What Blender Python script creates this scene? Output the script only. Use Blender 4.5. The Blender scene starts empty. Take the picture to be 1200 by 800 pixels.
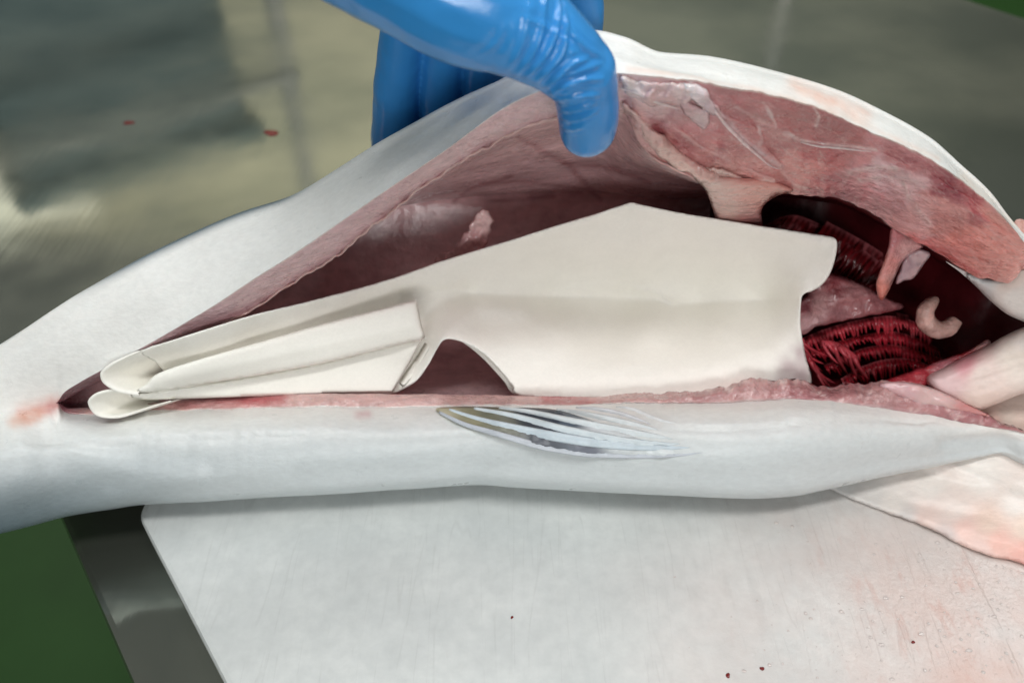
import bpy, bmesh, math, random
import numpy as np
from mathutils import Vector, noise as mnoise
from mathutils.bvhtree import BVHTree
from mathutils.geometry import delaunay_2d_cdt

random.seed(4); rng = np.random.default_rng(4)
S = bpy.context.scene
COL = S.collection
# ------------------------------------------------------------------ camera
PITCH = math.radians(42.0); F = 1000.0; CAMZ = 0.30        # metres, board top is z = 0
cam_d = bpy.data.cameras.new('camera'); cam = bpy.data.objects.new('camera', cam_d); COL.objects.link(cam)
cam.location = (0, 0, CAMZ); cam.rotation_euler = (math.pi/2 - PITCH, 0, 0)
cam_d.sensor_width = 36.0; cam_d.lens = 36.0*F/1200.0; cam_d.clip_start = 0.01; cam_d.clip_end = 50
cam_d.dof.use_dof = True; cam_d.dof.focus_distance = 0.325; cam_d.dof.aperture_fstop = 9.0
S.camera = cam
# ------------------------------------------------------------------ light
w = bpy.data.worlds.new('World'); S.world = w; w.use_nodes = True
bg = w.node_tree.nodes['Background']; bg.inputs[0].default_value = (0.93, 1.0, 0.98, 1); bg.inputs[1].default_value = 0.17
def area(name, loc, target, sx, sy, power, col):
    l = bpy.data.lights.new(name, 'AREA'); l.shape = 'RECTANGLE'; l.size = sx; l.size_y = sy
    l.energy = power; l.color = col
    o = bpy.data.objects.new(name, l); COL.objects.link(o); o.location = loc
    o.rotation_euler = (Vector(target) - Vector(loc)).to_track_quat('-Z', 'Y').to_euler()
    return o
area('ceiling_tube_light', (0.15, -0.20, 1.50), (0.05, 0.26, 0), 1.3, 0.20, 12.2, (1, 0.995, 0.975))
area('ceiling_tube_light', (-0.25, 0.45, 1.50), (0.05, 0.28, 0), 1.3, 0.16, 5.2, (0.97, 1.0, 1.0))
area('ceiling_tube_light', (0.85, 0.75, 1.35), (0.05, 0.28, 0), 0.16, 1.0, 4.5, (1, 0.99, 0.975))
area('added_light', (0.05, -1.00, 0.50), (0.05, 0.28, 0.10), 0.7, 0.24, 6.3, (1.0, 0.99, 0.98))  # added low fill from the camera side, brightens the belly cavity
area('ceiling_tube_light', (-1.78, 2.60, 1.25), (-0.35, 0.54, 0), 0.50, 0.34, 0.9, (1, 0.98, 0.88))
area('added_light', (-0.30, 2.30, 2.00), (-0.3, 3.4, 0.5), 3.6, 0.2, 52.0, (1, 0.985, 0.93))  # added unseen lamp washing the back wall, brightens its reflection in the steel
S.view_settings.view_transform = 'Standard'; S.view_settings.look = 'None'
S.view_settings.exposure = 0.0; S.view_settings.gamma = 1.0
S.render.engine = 'CYCLES'; S.cycles.use_denoising = True
S.cycles.max_bounces = 8; S.cycles.caustics_reflective = False; S.cycles.caustics_refractive = False

# ------------------------------------------------------------------ helpers
cp, sp = math.cos(PITCH), math.sin(PITCH)
def dirs(u, v):
    u = np.asarray(u, float); v = np.asarray(v, float)
    a = (400.0 - v)/F
    return (u - 600.0)/F, cp + a*sp, -sp + a*cp
def P(u, v, Y):                                   # pixel + ground distance -> world
    dx, dy, dz = dirs(u, v); t = np.asarray(Y, float)/dy
    return np.stack(np.broadcast_arrays(dx*t, dy*t, CAMZ + dz*t), -1)
def PZ(u, v, z):                                  # pixel on a level plane -> world
    dx, dy, dz = dirs(u, v); t = (np.asarray(z, float) - CAMZ)/dz
    return np.stack(np.broadcast_arrays(dx*t, dy*t, CAMZ + dz*t), -1)
def YZ(u, v, z):
    return PZ(u, v, z)[..., 1]
def px(X):                                        # world -> pixel
    X = np.asarray(X, float); d = X - np.array([0, 0, CAMZ])
    f = d[..., 1]*cp - d[..., 2]*sp; up = d[..., 1]*sp + d[..., 2]*cp
    return 600 + F*d[..., 0]/f, 400 - F*up/f
def srgb(*c):
    c = np.array(c, float)/255.0
    return np.where(c <= 0.04045, c/12.92, ((c + 0.055)/1.055)**2.4)
def pchip(xs, ys, x):
    xs = np.asarray(xs, float); ys = np.asarray(ys, float); x = np.asarray(x, float)
    h = np.diff(xs); d = np.diff(ys)/h; n = len(xs); m = np.zeros(n)
    for i in range(1, n-1):
        if d[i-1]*d[i] > 0:
            w1 = 2*h[i] + h[i-1]; w2 = h[i] + 2*h[i-1]
            m[i] = (w1 + w2)/(w1/d[i-1] + w2/d[i])
    m[0] = d[0]; m[-1] = d[-1]
    k = np.clip(np.searchsorted(xs, x) - 1, 0, n-2); s = (x - xs[k])/h[k]
    s = np.clip(s, 0, 1)
    return ((1+2*s)*(1-s)**2)*ys[k] + s*(1-s)**2*h[k]*m[k] + s*s*(3-2*s)*ys[k+1] + s*s*(s-1)*h[k]*m[k+1]
def pl(pts, x):
    pts = np.array(pts, float); return pchip(pts[:, 0], pts[:, 1], x)
def crom(pts, n, closed=False):                   # Catmull-Rom, n samples per segment
    pts = np.asarray(pts, float); N = len(pts); out = []
    segs = N if closed else N-1
    for i in range(segs):
        if closed: a, b, c, d = pts[(i-1) % N], pts[i], pts[(i+1) % N], pts[(i+2) % N]
        else: a, b, c, d = pts[max(i-1, 0)], pts[i], pts[i+1], pts[min(i+2, N-1)]
        for s in np.arange(n)/n:
            out.append(0.5*(2*b + (c-a)*s + (2*a-5*b+4*c-d)*s*s + (3*b-a-3*c+d)*s**3))
    if not closed: out.append(pts[-1])
    return np.array(out)
def resample(pts, step, closed=False):            # even spacing in pixel space along a smooth curve
    c = crom(pts, 12, closed)
    if closed: c = np.vstack([c, c[:1]])
    L = np.r_[0, np.cumsum(np.linalg.norm(np.diff(c[:, :2], axis=0), axis=1))]
    n = max(4, int(round(L[-1]/step))); s = np.linspace(0, L[-1], n+1)
    r = np.stack([np.interp(s, L, c[:, k]) for k in range(c.shape[1])], 1)
    return r[:-1] if closed else r
def fbm(p, sc, oct=3):
    return mnoise.fractal(Vector(p)*sc, 0.9, 2.0, oct)
def fb(X, sc, oct=3, stretch=(1, 1, 1)):
    st = np.array(stretch, float); X = np.asarray(X, float).reshape(-1, 3)*st*sc
    return np.array([mnoise.fractal(Vector(q), 0.9, 2.0, oct) for q in X])
def smooth01(x): x = np.clip(x, 0, 1); return x*x*(3-2*x)

def setcol(me, cols):
    a = me.color_attributes.new('Col', 'FLOAT_COLOR', 'POINT')
    c = np.ones((len(me.vertices), 4)); c[:, :3] = np.clip(cols, 0, 1); a.data.foreach_set('color', c.ravel())
def link(name, me, mat, parent=None, smooth=True, label=None, cat=None, group=None, kind=None):
    o = bpy.data.objects.new(name, me); COL.objects.link(o)
    for m in (mat if isinstance(mat, (list, tuple)) else [mat]): me.materials.append(m)
    if smooth: me.polygons.foreach_set('use_smooth', [True]*len(me.polygons))
    if parent: o.parent = parent
    for k, v in (('label', label), ('category', cat), ('group', group), ('kind', kind)):
        if v: o[k] = v
    return o
def mesh(name, V, Fc, cols=None, merge=0.0):
    me = bpy.data.meshes.new(name); me.from_pydata([tuple(q) for q in V], [], [tuple(int(i) for i in f) for f in Fc])
    if cols is not None: setcol(me, cols)
    if merge:
        bm = bmesh.new(); bm.from_mesh(me); bmesh.ops.remove_doubles(bm, verts=bm.verts, dist=merge)
        bmesh.ops.dissolve_degenerate(bm, edges=bm.edges, dist=1e-7); bm.to_mesh(me); bm.free()
    me.validate(); me.update()
    return me
def recalc(me):
    bm = bmesh.new(); bm.from_mesh(me); bmesh.ops.recalc_face_normals(bm, faces=bm.faces); bm.to_mesh(me); bm.free(); return me
def gridfaces(n, m, off=0, wrap=False):
    f = []
    for i in range(n-1):
        for j in range(m if wrap else m-1):
            a = off + i*m + j; b = off + i*m + (j+1) % m
            f.append((a, a+m, b+m, b))
    return f
def empty(name, loc, label, cat, group=None):
    o = bpy.data.objects.new(name, None); COL.objects.link(o); o.location = loc; o.empty_display_size = .02
    o['label'] = label; o['category'] = cat
    if group: o['group'] = group
    return o
def part(o, root):                                # parent keeping world position
    o.parent = root; o.matrix_parent_inverse = root.matrix_world.inverted() if False else root.matrix_basis.inverted(); return o
def idw(u, v, ctl, p=3.4):                        # colours from control points in the layout plane
    c = np.array([[q[0], q[1]] for q in ctl], float); k = np.array([srgb(*q[2]) for q in ctl])
    d = (u[:, None]-c[None, :, 0])**2 + (v[:, None]-c[None, :, 1])**2 + 30.0
    ww = d**(-p/2); ww /= ww.sum(1, keepdims=True); return ww @ k
def tps(ctl):                                     # thin plate spline of depth over the layout plane
    c = np.array(ctl, float); x = c[:, :2]/300.0; n = len(c)
    def U(r2): return 0.5*r2*np.log(r2 + 1e-12)
    A = np.zeros((n+3, n+3)); A[:n, :n] = U(((x[:, None]-x[None])**2).sum(-1)) + 1e-6*np.eye(n)
    A[:n, n] = 1; A[:n, n+1:] = x; A[n, :n] = 1; A[n+1:, :n] = x.T
    sol = np.linalg.solve(A, np.r_[c[:, 2], 0, 0, 0])
    def f(u, v):
        q = np.stack([u, v], -1)/300.0
        return U(((q[:, None]-x[None])**2).sum(-1)) @ sol[:n] + sol[n] + q @ sol[n+1:]
    return f
def inside(q, poly):
    x, y = q[:, 0], q[:, 1]; r = np.zeros(len(q), bool); j = len(poly)-1
    for i in range(len(poly)):
        xi, yi = poly[i]; xj, yj = poly[j]
        c = ((yi > y) != (yj > y)) & (x < (xj-xi)*(y-yi)/(yj-yi + 1e-12) + xi); r ^= c; j = i
    return r
def bdist(q, poly):
    a = poly; b = np.roll(poly, -1, 0); ab = b-a; L = (ab**2).sum(1) + 1e-12
    d = np.full(len(q), 1e9)
    for k in range(len(a)):
        t = np.clip(((q-a[k]) @ ab[k])/L[k], 0, 1); d = np.minimum(d, np.linalg.norm(q-(a[k]+t[:, None]*ab[k]), axis=1))
    return d
def patch(name, outline, mat, parent=None, interior=(), thick=.002, edge=6, step=4.0, relief=0.0, rsc=120, colctl=None,
          wob=0.0, dfun=None, zplane=False, stretch=(1, 1, 1), back=1.0, smoothline=True, asmesh=False):
    """solid piece with this outline: front and back skins `thick` apart, rounded over `edge` px; outline items (u,v,Y)"""
    ol = np.array(outline, float)
    if zplane: ol[:, 2] = YZ(ol[:, 0], ol[:, 1], ol[:, 2])
    inte = np.array(interior, float).reshape(-1, 3)
    if zplane and len(inte): inte[:, 2] = YZ(inte[:, 0], inte[:, 1], inte[:, 2])
    f = tps(np.vstack([ol, inte]))
    r = resample(ol, step, True) if smoothline else ol
    if wob:
        tn = np.roll(r[:, :2], -1, 0) - np.roll(r[:, :2], 1, 0); tn /= np.linalg.norm(tn, axis=1, keepdims=True) + 1e-9
        wv = np.array([fbm((a/14.0, b/14.0, 3.1), 1.0, 3) for a, b in r[:, :2]])
        r[:, 0] += tn[:, 1]*wv*wob; r[:, 1] -= tn[:, 0]*wv*wob
    poly = r[:, :2]; lo = poly.min(0); hi = poly.max(0); st = step
    gx = np.arange(lo[0], hi[0], st); gy = np.arange(lo[1], hi[1], st*.866)
    G = np.array([(x + (st/2 if k % 2 else 0), y) for k, y in enumerate(gy) for x in gx])
    G = G[inside(G, poly)]; G = G[bdist(G, poly) > st*.55]
    nb = len(poly); pts = [Vector(q) for q in poly] + [Vector(q) for q in G]
    vo, _, fo, ov, _, _ = delaunay_2d_cdt(pts, [(i, (i+1) % nb) for i in range(nb)], [], 1, 1e-5)
    q = np.array([(a.x, a.y) for a in vo]); d = bdist(q, poly); onb = d < 1e-3
    Y = f(q[:, 0], q[:, 1])
    s = np.clip(d/edge, 0, 1); prof = thick*np.sqrt(np.clip(1-(1-s)**2, 0, 1))
    base = P(q[:, 0], q[:, 1], Y)
    rel = np.zeros(len(q))
    if relief: rel = relief*fb(base, rsc, 4, stretch)*np.clip(s + .25, 0, 1)
    if dfun is not None: rel = rel + dfun(q[:, 0], q[:, 1])
    V1 = P(q[:, 0], q[:, 1], Y - prof*.5 - rel)
    V2 = P(q[:, 0], q[:, 1], Y + prof*.5*back - rel)
    n = len(q); m2 = np.arange(n) + n; m2[onb] = np.arange(n)[onb]
    tri = [t for t in fo]
    FF = [tuple(t) for t in tri] + [tuple(m2[i] for i in reversed(t)) for t in tri]
    FF = [t for t in FF if len(set(t)) >= 3]
    VV = np.vstack([V1, V2]); cols = None
    if colctl is not None:
        uu = np.r_[q[:, 0], q[:, 0]]; vv = np.r_[q[:, 1], q[:, 1]]; cols = idw(uu, vv, colctl)
    me = mesh(name, VV, FF, cols)
    bm = bmesh.new(); bm.from_mesh(me)
    bmesh.ops.delete(bm, geom=[v for v in bm.verts if not v.link_faces], context='VERTS')
    bmesh.ops.recalc_face_normals(bm, faces=bm.faces); bm.to_mesh(me); bm.free()
    if asmesh: return me
    o = link(name, me, mat)
    if parent: part(o, parent)
    return o
def tube(path, rad, seg=8, cap=True, flat=1.0, up=None):
    """V,F of a tapered tube along world path"""
    path = np.asarray(path, float); n = len(path); rad = np.broadcast_to(rad, n)
    T = np.gradient(path, axis=0); T /= np.linalg.norm(T, axis=1, keepdims=True) + 1e-12
    ref = np.array(up if up is not None else (0, -cp, sp), float)
    V = []
    for i in range(n):
        a = ref - T[i]*(ref @ T[i]); a /= np.linalg.norm(a) + 1e-12; b = np.cross(T[i], a)
        for k in range(seg):
            th = 2*math.pi*k/seg; V.append(path[i] + rad[i]*(b*math.cos(th) + a*flat*math.sin(th)))
    Fc = gridfaces(n, seg, 0, True)
    if cap: Fc += [tuple(range(seg)), tuple(range((n-1)*seg, n*seg))]
    return np.array(V), Fc
def bvh_of(objs):
    V = []; Fc = []
    for o in objs:
        off = len(V); V += [o.matrix_world @ v.co if False else v.co.copy() for v in o.data.vertices]
        Fc += [[off + i for i in p.vertices] for p in o.data.polygons]
    return BVHTree.FromPolygons(V, Fc)
def hit(bvh, u, v):
    dx, dy, dz = dirs(u, v); h = bvh.ray_cast(Vector((0, 0, CAMZ)), Vector((float(dx), float(dy), float(dz))).normalized())
    return (np.array(h[0]), np.array(h[1])) if h[0] is not None else (None, None)

# ------------------------------------------------------------------ materials
def mk(name, base=None, rough=.5, spec=.5, metal=0.0, sss=0.0, sssr=(1, .35, .25), sscale=.003, coat=0.0, crough=.1,
       attr=False, var=0.0, vsc=60, vstretch=(1, 1, 1), bump=0.0, bsc=400, bstretch=(1, 1, 1), bdist_=.0006, rvar=0.0, trans=0.0, alpha=1.0,
       bump2=0.0, b2sc=60, aniso=0.0, ior=1.45, var2=0.0, v2sc=700):
    m = bpy.data.materials.new(name); m.use_nodes = True; nt = m.node_tree; N = nt.nodes; L = nt.links
    b = N['Principled BSDF']; b.inputs['Roughness'].default_value = rough; b.inputs['Metallic'].default_value = metal
    b.inputs['Specular IOR Level'].default_value = spec; b.inputs['IOR'].default_value = ior
    b.inputs['Subsurface Weight'].default_value = sss; b.inputs['Subsurface Radius'].default_value = sssr
    b.inputs['Subsurface Scale'].default_value = sscale
    b.inputs['Coat Weight'].default_value = coat; b.inputs['Coat Roughness'].default_value = crough
    b.inputs['Transmission Weight'].default_value = trans; b.inputs['Alpha'].default_value = alpha
    tc = N.new('ShaderNodeTexCoord')
    def coords(st):
        mp = N.new('ShaderNodeMapping'); mp.inputs['Scale'].default_value = st; L.new(tc.outputs['Object'], mp.inputs['Vector']); return mp.outputs[0]
    def tex(sc, st, det=5, ro=.6):
        t = N.new('ShaderNodeTexNoise'); t.inputs['Scale'].default_value = sc; t.inputs['Detail'].default_value = det
        t.inputs['Roughness'].default_value = ro; L.new(coords(st), t.inputs['Vector']); return t.outputs['Fac']
    if attr:
        a = N.new('ShaderNodeAttribute'); a.attribute_name = 'Col'; src = a.outputs['Color']
    else:
        c = N.new('ShaderNodeRGB'); c.outputs[0].default_value = (*base, 1); src = c.outputs[0]
    for var, vsc, vstretch in ((var, vsc, vstretch), (var2, v2sc, vstretch)):
      if var:
        mr = N.new('ShaderNodeMapRange'); mr.inputs[1].default_value = .25; mr.inputs[2].default_value = .75
        mr.inputs[3].default_value = 1-var; mr.inputs[4].default_value = 1+var; L.new(tex(vsc, vstretch), mr.inputs[0])
        mx = N.new('ShaderNodeVectorMath'); mx.operation = 'SCALE'; L.new(src, mx.inputs[0]); L.new(mr.outputs[0], mx.inputs['Scale']); src = mx.outputs[0]
    L.new(src, b.inputs['Base Color'])
    m['base'] = 1; nrm = None
    for (bb, ss, st) in ((bump2, b2sc, (1, 1, 1)), (bump, bsc, bstretch)):
        if bb:
            bn = N.new('ShaderNodeBump'); bn.inputs['Strength'].default_value = bb; bn.inputs['Distance'].default_value = bdist_ if ss == bsc else bdist_*4
            L.new(tex(ss, st), bn.inputs['Height'])
            if nrm is not None: L.new(nrm, bn.inputs['Normal'])
            nrm = bn.outputs[0]
    if nrm is not None: L.new(nrm, b.inputs['Normal']); L.new(nrm, b.inputs['Coat Normal'])
    if rvar:
        mr = N.new('ShaderNodeMapRange'); mr.inputs[1].default_value = .3; mr.inputs[2].default_value = .7
        mr.inputs[3].default_value = max(.03, rough-rvar); mr.inputs[4].default_value = rough+rvar; L.new(tex(90, (1, 1, 1)), mr.inputs[0]); L.new(mr.outputs[0], b.inputs['Roughness'])
    m.node_tree['src'] = 1
    return m
M = {}
M['skin'] = mk('fish_skin', attr=True, rough=.35, spec=.5, sss=.2, sssr=(.6, .5, .45), sscale=.002, var=.035, vsc=45, vstretch=(.5, 1, 1), bump=.42, coat=.0, bsc=900, bstretch=(.6, 1, 1), bdist_=.0004, rvar=.1, bump2=.14, b2sc=110, var2=.06, v2sc=560)
M['flesh'] = mk('cut_flesh', attr=True, rough=.28, spec=.5, sss=.25, sscale=.003, var=.14, vsc=140, vstretch=(.35, 1, 1), bump=.6, bsc=420, bstretch=(.35, 1, 1), bdist_=.0008, rvar=.14, coat=1.0, crough=.07, var2=.16, v2sc=520, bump2=.55, b2sc=150)
M['lining'] = mk('cavity_lining', attr=True, rough=.3, spec=.5, sss=.15, sscale=.003, var=.3, vsc=48, vstretch=(.5, 1, 1), bump=.5, bsc=260, bdist_=.0008, rvar=.16, bump2=.4, b2sc=60, var2=.14, v2sc=300, coat=.8, crough=.08)
M['gill'] = mk('gill_red', attr=True, rough=.26, spec=.5, sss=.1, var=.3, vsc=200, bump=.3, bsc=800, coat=.2)
M['dark'] = mk('gill_chamber_red', attr=True, rough=.4, spec=.3, var=.4, vsc=70, bump=.5, bsc=200, bdist_=.001)
M['membrane'] = mk('wet_membrane', attr=True, rough=.22, spec=.6, sss=.3, var=.1, vsc=150, bump=.3, bsc=400, alpha=.9, coat=.6)
M['paper'] = mk('waxed_paper', srgb(250, 248, 240), rough=.6, spec=.3, sss=.0, var=.025, vsc=70, bump=.3, bsc=1100, bdist_=.0002, bump2=.16, b2sc=45, var2=.03, v2sc=900)
M['fin'] = mk('fin_membrane', attr=True, rough=.3, spec=.5, var=.2, vsc=200, vstretch=(.3, 1, 1), bump=.3, bsc=700)
M['glove'] = mk('blue_nitrile', srgb(58, 144, 214), rough=.2, spec=.55, sss=.05, sssr=(.3, .6, 1), var=.05, vsc=60, bump=.05, bsc=900, bdist_=.0003, bump2=.1, b2sc=170, rvar=.06)
M['blood'] = mk('blood_red', srgb(110, 18, 18), rough=.15, spec=.5)
M['green'] = mk('green_floor_paint', srgb(50, 92, 38), rough=.45, var=.2, vsc=3, bump=.1, bsc=40)
M['wall'] = mk('pale_wall', srgb(192, 190, 170), rough=.7, var=.08, vsc=2)
M['wall2'] = mk('dark_wall', srgb(132, 138, 130), rough=.7, var=.1, vsc=2)
M['polew'] = mk('white_pole_paint', srgb(235, 235, 230), rough=.4)
M['crate'] = mk('blue_grey_plastic', srgb(128, 158, 166), rough=.5, var=.06, vsc=6)

def surf_nodes(m):
    nt = m.node_tree; return nt, nt.nodes, nt.links, nt.nodes['Principled BSDF']
# wet brushed steel
def mk_steel():
    m = bpy.data.materials.new('wet_stainless_steel'); m.use_nodes = True; nt, N, L, b = surf_nodes(m)
    b.inputs['Metallic'].default_value = .85
    tc = N.new('ShaderNodeTexCoord')
    def tex(sc, st, det=4, rot=0.0):
        mp = N.new('ShaderNodeMapping'); mp.inputs['Scale'].default_value = st; mp.inputs['Rotation'].default_value = (0, 0, rot)
        L.new(tc.outputs['Object'], mp.inputs['Vector'])
        t = N.new('ShaderNodeTexNoise'); t.inputs['Scale'].default_value = sc; t.inputs['Detail'].default_value = det; L.new(mp.outputs[0], t.inputs['Vector']); return t.outputs['Fac']
    rp = N.new('ShaderNodeValToRGB'); e = rp.color_ramp.elements
    e[0].position = .38; e[0].color = (*srgb(134, 138, 128), 1); e[1].position = .62; e[1].color = (*srgb(166, 166, 152), 1)
    L.new(tex(7, (1, 1, 1)), rp.inputs[0]); L.new(rp.outputs[0], b.inputs['Base Color'])
    rr = N.new('ShaderNodeMapRange'); rr.inputs[1].default_value = .35; rr.inputs[2].default_value = .62; rr.inputs[3].default_value = .06; rr.inputs[4].default_value = .2
    L.new(tex(9, (1, 1, 1), 3), rr.inputs[0]); L.new(rr.outputs[0], b.inputs['Roughness'])
    b1 = N.new('ShaderNodeBump'); b1.inputs['Strength'].default_value = .06; b1.inputs['Distance'].default_value = .0006; L.new(tex(300, (1, .04, 1), 3), b1.inputs['Height'])
    b2 = N.new('ShaderNodeBump'); b2.inputs['Strength'].default_value = .06; b2.inputs['Distance'].default_value = .004; L.new(tex(14, (1, 1, 1), 2), b2.inputs['Height']); L.new(b1.outputs[0], b2.inputs['Normal'])
    L.new(b2.outputs[0], b.inputs['Normal'])
    return m
M['steel'] = mk_steel()
# scratched white polyethylene board, pink with fish juice towards one side
def mk_board():
    m = bpy.data.materials.new('white_board_plastic'); m.use_nodes = True; nt, N, L, b = surf_nodes(m)
    tc = N.new('ShaderNodeTexCoord')
    def mapped(st, rot=0.0, loc=(0, 0, 0)):
        mp = N.new('ShaderNodeMapping'); mp.inputs['Scale'].default_value = st; mp.inputs['Rotation'].default_value = (0, 0, rot); mp.inputs['Location'].default_value = loc
        L.new(tc.outputs['Object'], mp.inputs['Vector']); return mp.outputs[0]
    def noise(sc, st=(1, 1, 1), rot=0.0, det=5, ro=.6):
        t = N.new('ShaderNodeTexNoise'); t.inputs['Scale'].default_value = sc; t.inputs['Detail'].default_value = det; t.inputs['Roughness'].default_value = ro
        L.new(mapped(st, rot), t.inputs['Vector']); return t.outputs['Fac']
    def rng_(src, a, bb, c, d):
        r = N.new('ShaderNodeMapRange'); r.inputs[1].default_value = a; r.inputs[2].default_value = bb; r.inputs[3].default_value = c; r.inputs[4].default_value = d
        L.new(src, r.inputs[0]); return r.outputs[0]
    def math_(op, a, bb):
        k = N.new('ShaderNodeMath'); k.operation = op
        for i, q in enumerate((a, bb)):
            if isinstance(q, (int, float)): k.inputs[i].default_value = q
            else: L.new(q, k.inputs[i])
        return k.outputs[0]
    def mix(f, a, bb):
        k = N.new('ShaderNodeMix'); k.data_type = 'RGBA'; L.new(f, k.inputs[0])
        for i, q in ((6, a), (7, bb)):
            if isinstance(q, tuple): k.inputs[i].default_value = q
            else: L.new(q, k.inputs[i])
        return k.outputs[2]
    base = mix(rng_(noise(26), .3, .7, 0, 1), (*srgb(202, 206, 205), 1), (*srgb(220, 223, 221), 1))
    base = mix(rng_(noise(170), .35, .75, 0, .45), base, (*srgb(186, 190, 189), 1))
    # knife scratches: thin contours of stretched noise in several directions
    cuts = None
    for rot, sc in ((.25, 16), (1.45, 14), (.75, 19), (-.6, 12), (2.1, 15), (-.15, 21)):
        n = noise(sc*2.6, (1, .06, 1), rot, 2, .4)
        c = rng_(math_('ABSOLUTE', math_('SUBTRACT', n, .5), 0), 0, .006, 1, 0)
        br = rng_(noise(23 + sc, (1, 1, 1), rot, 2), .48, .58, 0, 1)
        c = math_('MULTIPLY', c, br); cuts = c if cuts is None else math_('MAXIMUM', cuts, c)
    base = mix(math_('MULTIPLY', cuts, .15), base, (*srgb(160, 162, 160), 1))
    # juice stain
    sep = N.new('ShaderNodeSeparateXYZ'); L.new(tc.outputs['Object'], sep.inputs[0])
    gx = rng_(sep.outputs[0], .03, .19, 0, 1); gy = rng_(sep.outputs[1], .25, .13, .25, 1)
    st = math_('MULTIPLY', math_('MULTIPLY', gx, gy), rng_(noise(22, det=6), .3, .68, .35, 1.25))
    base = mix(math_('MULTIPLY', st, .8), base, (*srgb(206, 164, 150), 1))
    st2 = math_('MULTIPLY', rng_(st, .2, .7, 0, 1), rng_(noise(90, (1, .4, 1), .6, 6, .7), .54, .66, 0, .45))
    base = mix(st2, base, (*srgb(188, 122, 102), 1))
    L.new(base, b.inputs['Base Color'])
    b.inputs['Subsurface Weight'].default_value = .12; b.inputs['Subsurface Scale'].default_value = .003; b.inputs['Subsurface Radius'].default_value = (.6, .6, .6)
    wet = rng_(noise(30, det=3), .42, .6, 0, 1)
    L.new(rng_(math_('MAXIMUM', math_('MULTIPLY', gx, 1), math_('MULTIPLY', wet, .4)), 0, 1, .5, .2), b.inputs['Roughness'])
    h = math_('ADD', math_('MULTIPLY', noise(420, det=4), .6), math_('MULTIPLY', cuts, -.2))
    bn = N.new('ShaderNodeBump'); bn.inputs['Distance'].default_value = .0007; L.new(rng_(gx, 0, 1, .22, .6), bn.inputs['Strength']); L.new(h, bn.inputs['Height'])
    L.new(bn.outputs[0], b.inputs['Normal'])
    return m
M['board'] = mk_board()

# ------------------------------------------------------------------ the setting: floor, steel table, board
fl = mesh('floor', [(-6, -6, -.86), (6, -6, -.86), (6, 6, -.86), (-6, 6, -.86)], [(0, 1, 2, 3)])
link('floor', fl, M['green'], smooth=False, kind='structure', label='green painted workshop floor below the steel table')
E1 = np.array([-.60, .80]); E2 = np.array([.80, .60])       # along / across the table, both turned 37 degrees from the view
def slab(o, s0, s1, n0, n1, z0, z1, rc, bev, name):
    """rounded rectangular slab in table axes about point o"""
    cs = []
    for (s, n, a0) in ((s1-rc, n1-rc, 0), (s1-rc, n0+rc, 90), (s0+rc, n0+rc, 180), (s0+rc, n1-rc, 270)):
        for k in range(9):
            a = math.radians(a0 + k*90/8); cs.append((s + rc*math.cos(a), n + (rc*math.sin(a) if a0 in (0, 270) else rc*math.sin(a))))
    cs = []
    for (s, n, a0) in ((s1-rc, n1-rc, 0), (s0+rc, n1-rc, 90), (s0+rc, n0+rc, 180), (s1-rc, n0+rc, 270)):
        for k in range(9):
            a = math.radians(a0 + k*90/8); cs.append((s + rc*math.cos(a), n + rc*math.sin(a)))
    cs = np.array(cs); n = len(cs); ctr = cs.mean(0)
    V = []; layers = []
    for ins, z in ((0, z0), (0, z1-bev), (bev*.3, z1-bev*.3), (bev, z1)):
        d = ctr - cs; q = cs.copy()
        # inset by moving each corner arc inwards
        q[:, 0] = np.where(cs[:, 0] > ctr[0], cs[:, 0]-ins, cs[:, 0]+ins); q[:, 1] = np.where(cs[:, 1] > ctr[1], cs[:, 1]-ins, cs[:, 1]+ins)
        for s, nn in q:
            xy = np.array(o) + E1*s + E2*nn; V.append((xy[0], xy[1], z))
    Fc = gridfaces(4, n, 0, True) + [tuple(range(n-1, -1, -1)), tuple(range(3*n, 4*n))]
    me = mesh(name, V, Fc); return recalc(me)
TO = PZ(72, 610, -.015)[:2]; BO = PZ(154, 588, 0)[:2]
tab = empty('steel_table', (float(TO[0]), float(TO[1]), -.86), 'wet stainless steel work table under the fish and the white board', 'table')
def addt(name, s0, s1, n0, n1, z0, z1, rc=.004, bev=.002):
    o = link(name, slab(TO, s0, s1, n0, n1, z0, z1, rc, bev, name), M['steel'], smooth=False); part(o, tab); return o
addt('table_top', -.75, .86, 0, .90, -.045, -.015, .004, .003)
for s, n in ((-.68, .06), (-.68, .84), (.79, .06), (.79, .84)):
    addt('leg', s-.02, s+.02, n-.02, n+.02, -.86, -.045)
addt('shelf', -.70, .82, .04, .86, -.62, -.60)
board = link('cutting_board', slab(BO, -.62, 0, 0, .44, -.0148, 0, .012, .0025, 'cutting_board'), M['board'], smooth=False,
             label='white plastic cutting board with knife scratches and pinkish fish juice', cat='cutting board')

# what stands beyond the table and shows mirrored in its wet top
def boxm(name, c, s, mat, **k):
    bm = bmesh.new(); bmesh.ops.create_cube(bm, size=1)
    for v in bm.verts: v.co = Vector((c[0] + v.co.x*s[0], c[1] + v.co.y*s[1], c[2] + v.co.z*s[2]))
    bmesh.ops.bevel(bm, geom=list(bm.edges), offset=min(s)*.06, segments=2, affect='EDGES')
    me = bpy.data.meshes.new(name); bm.to_mesh(me); bm.free(); return link(name, me, mat, smooth=False, **k)

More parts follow.
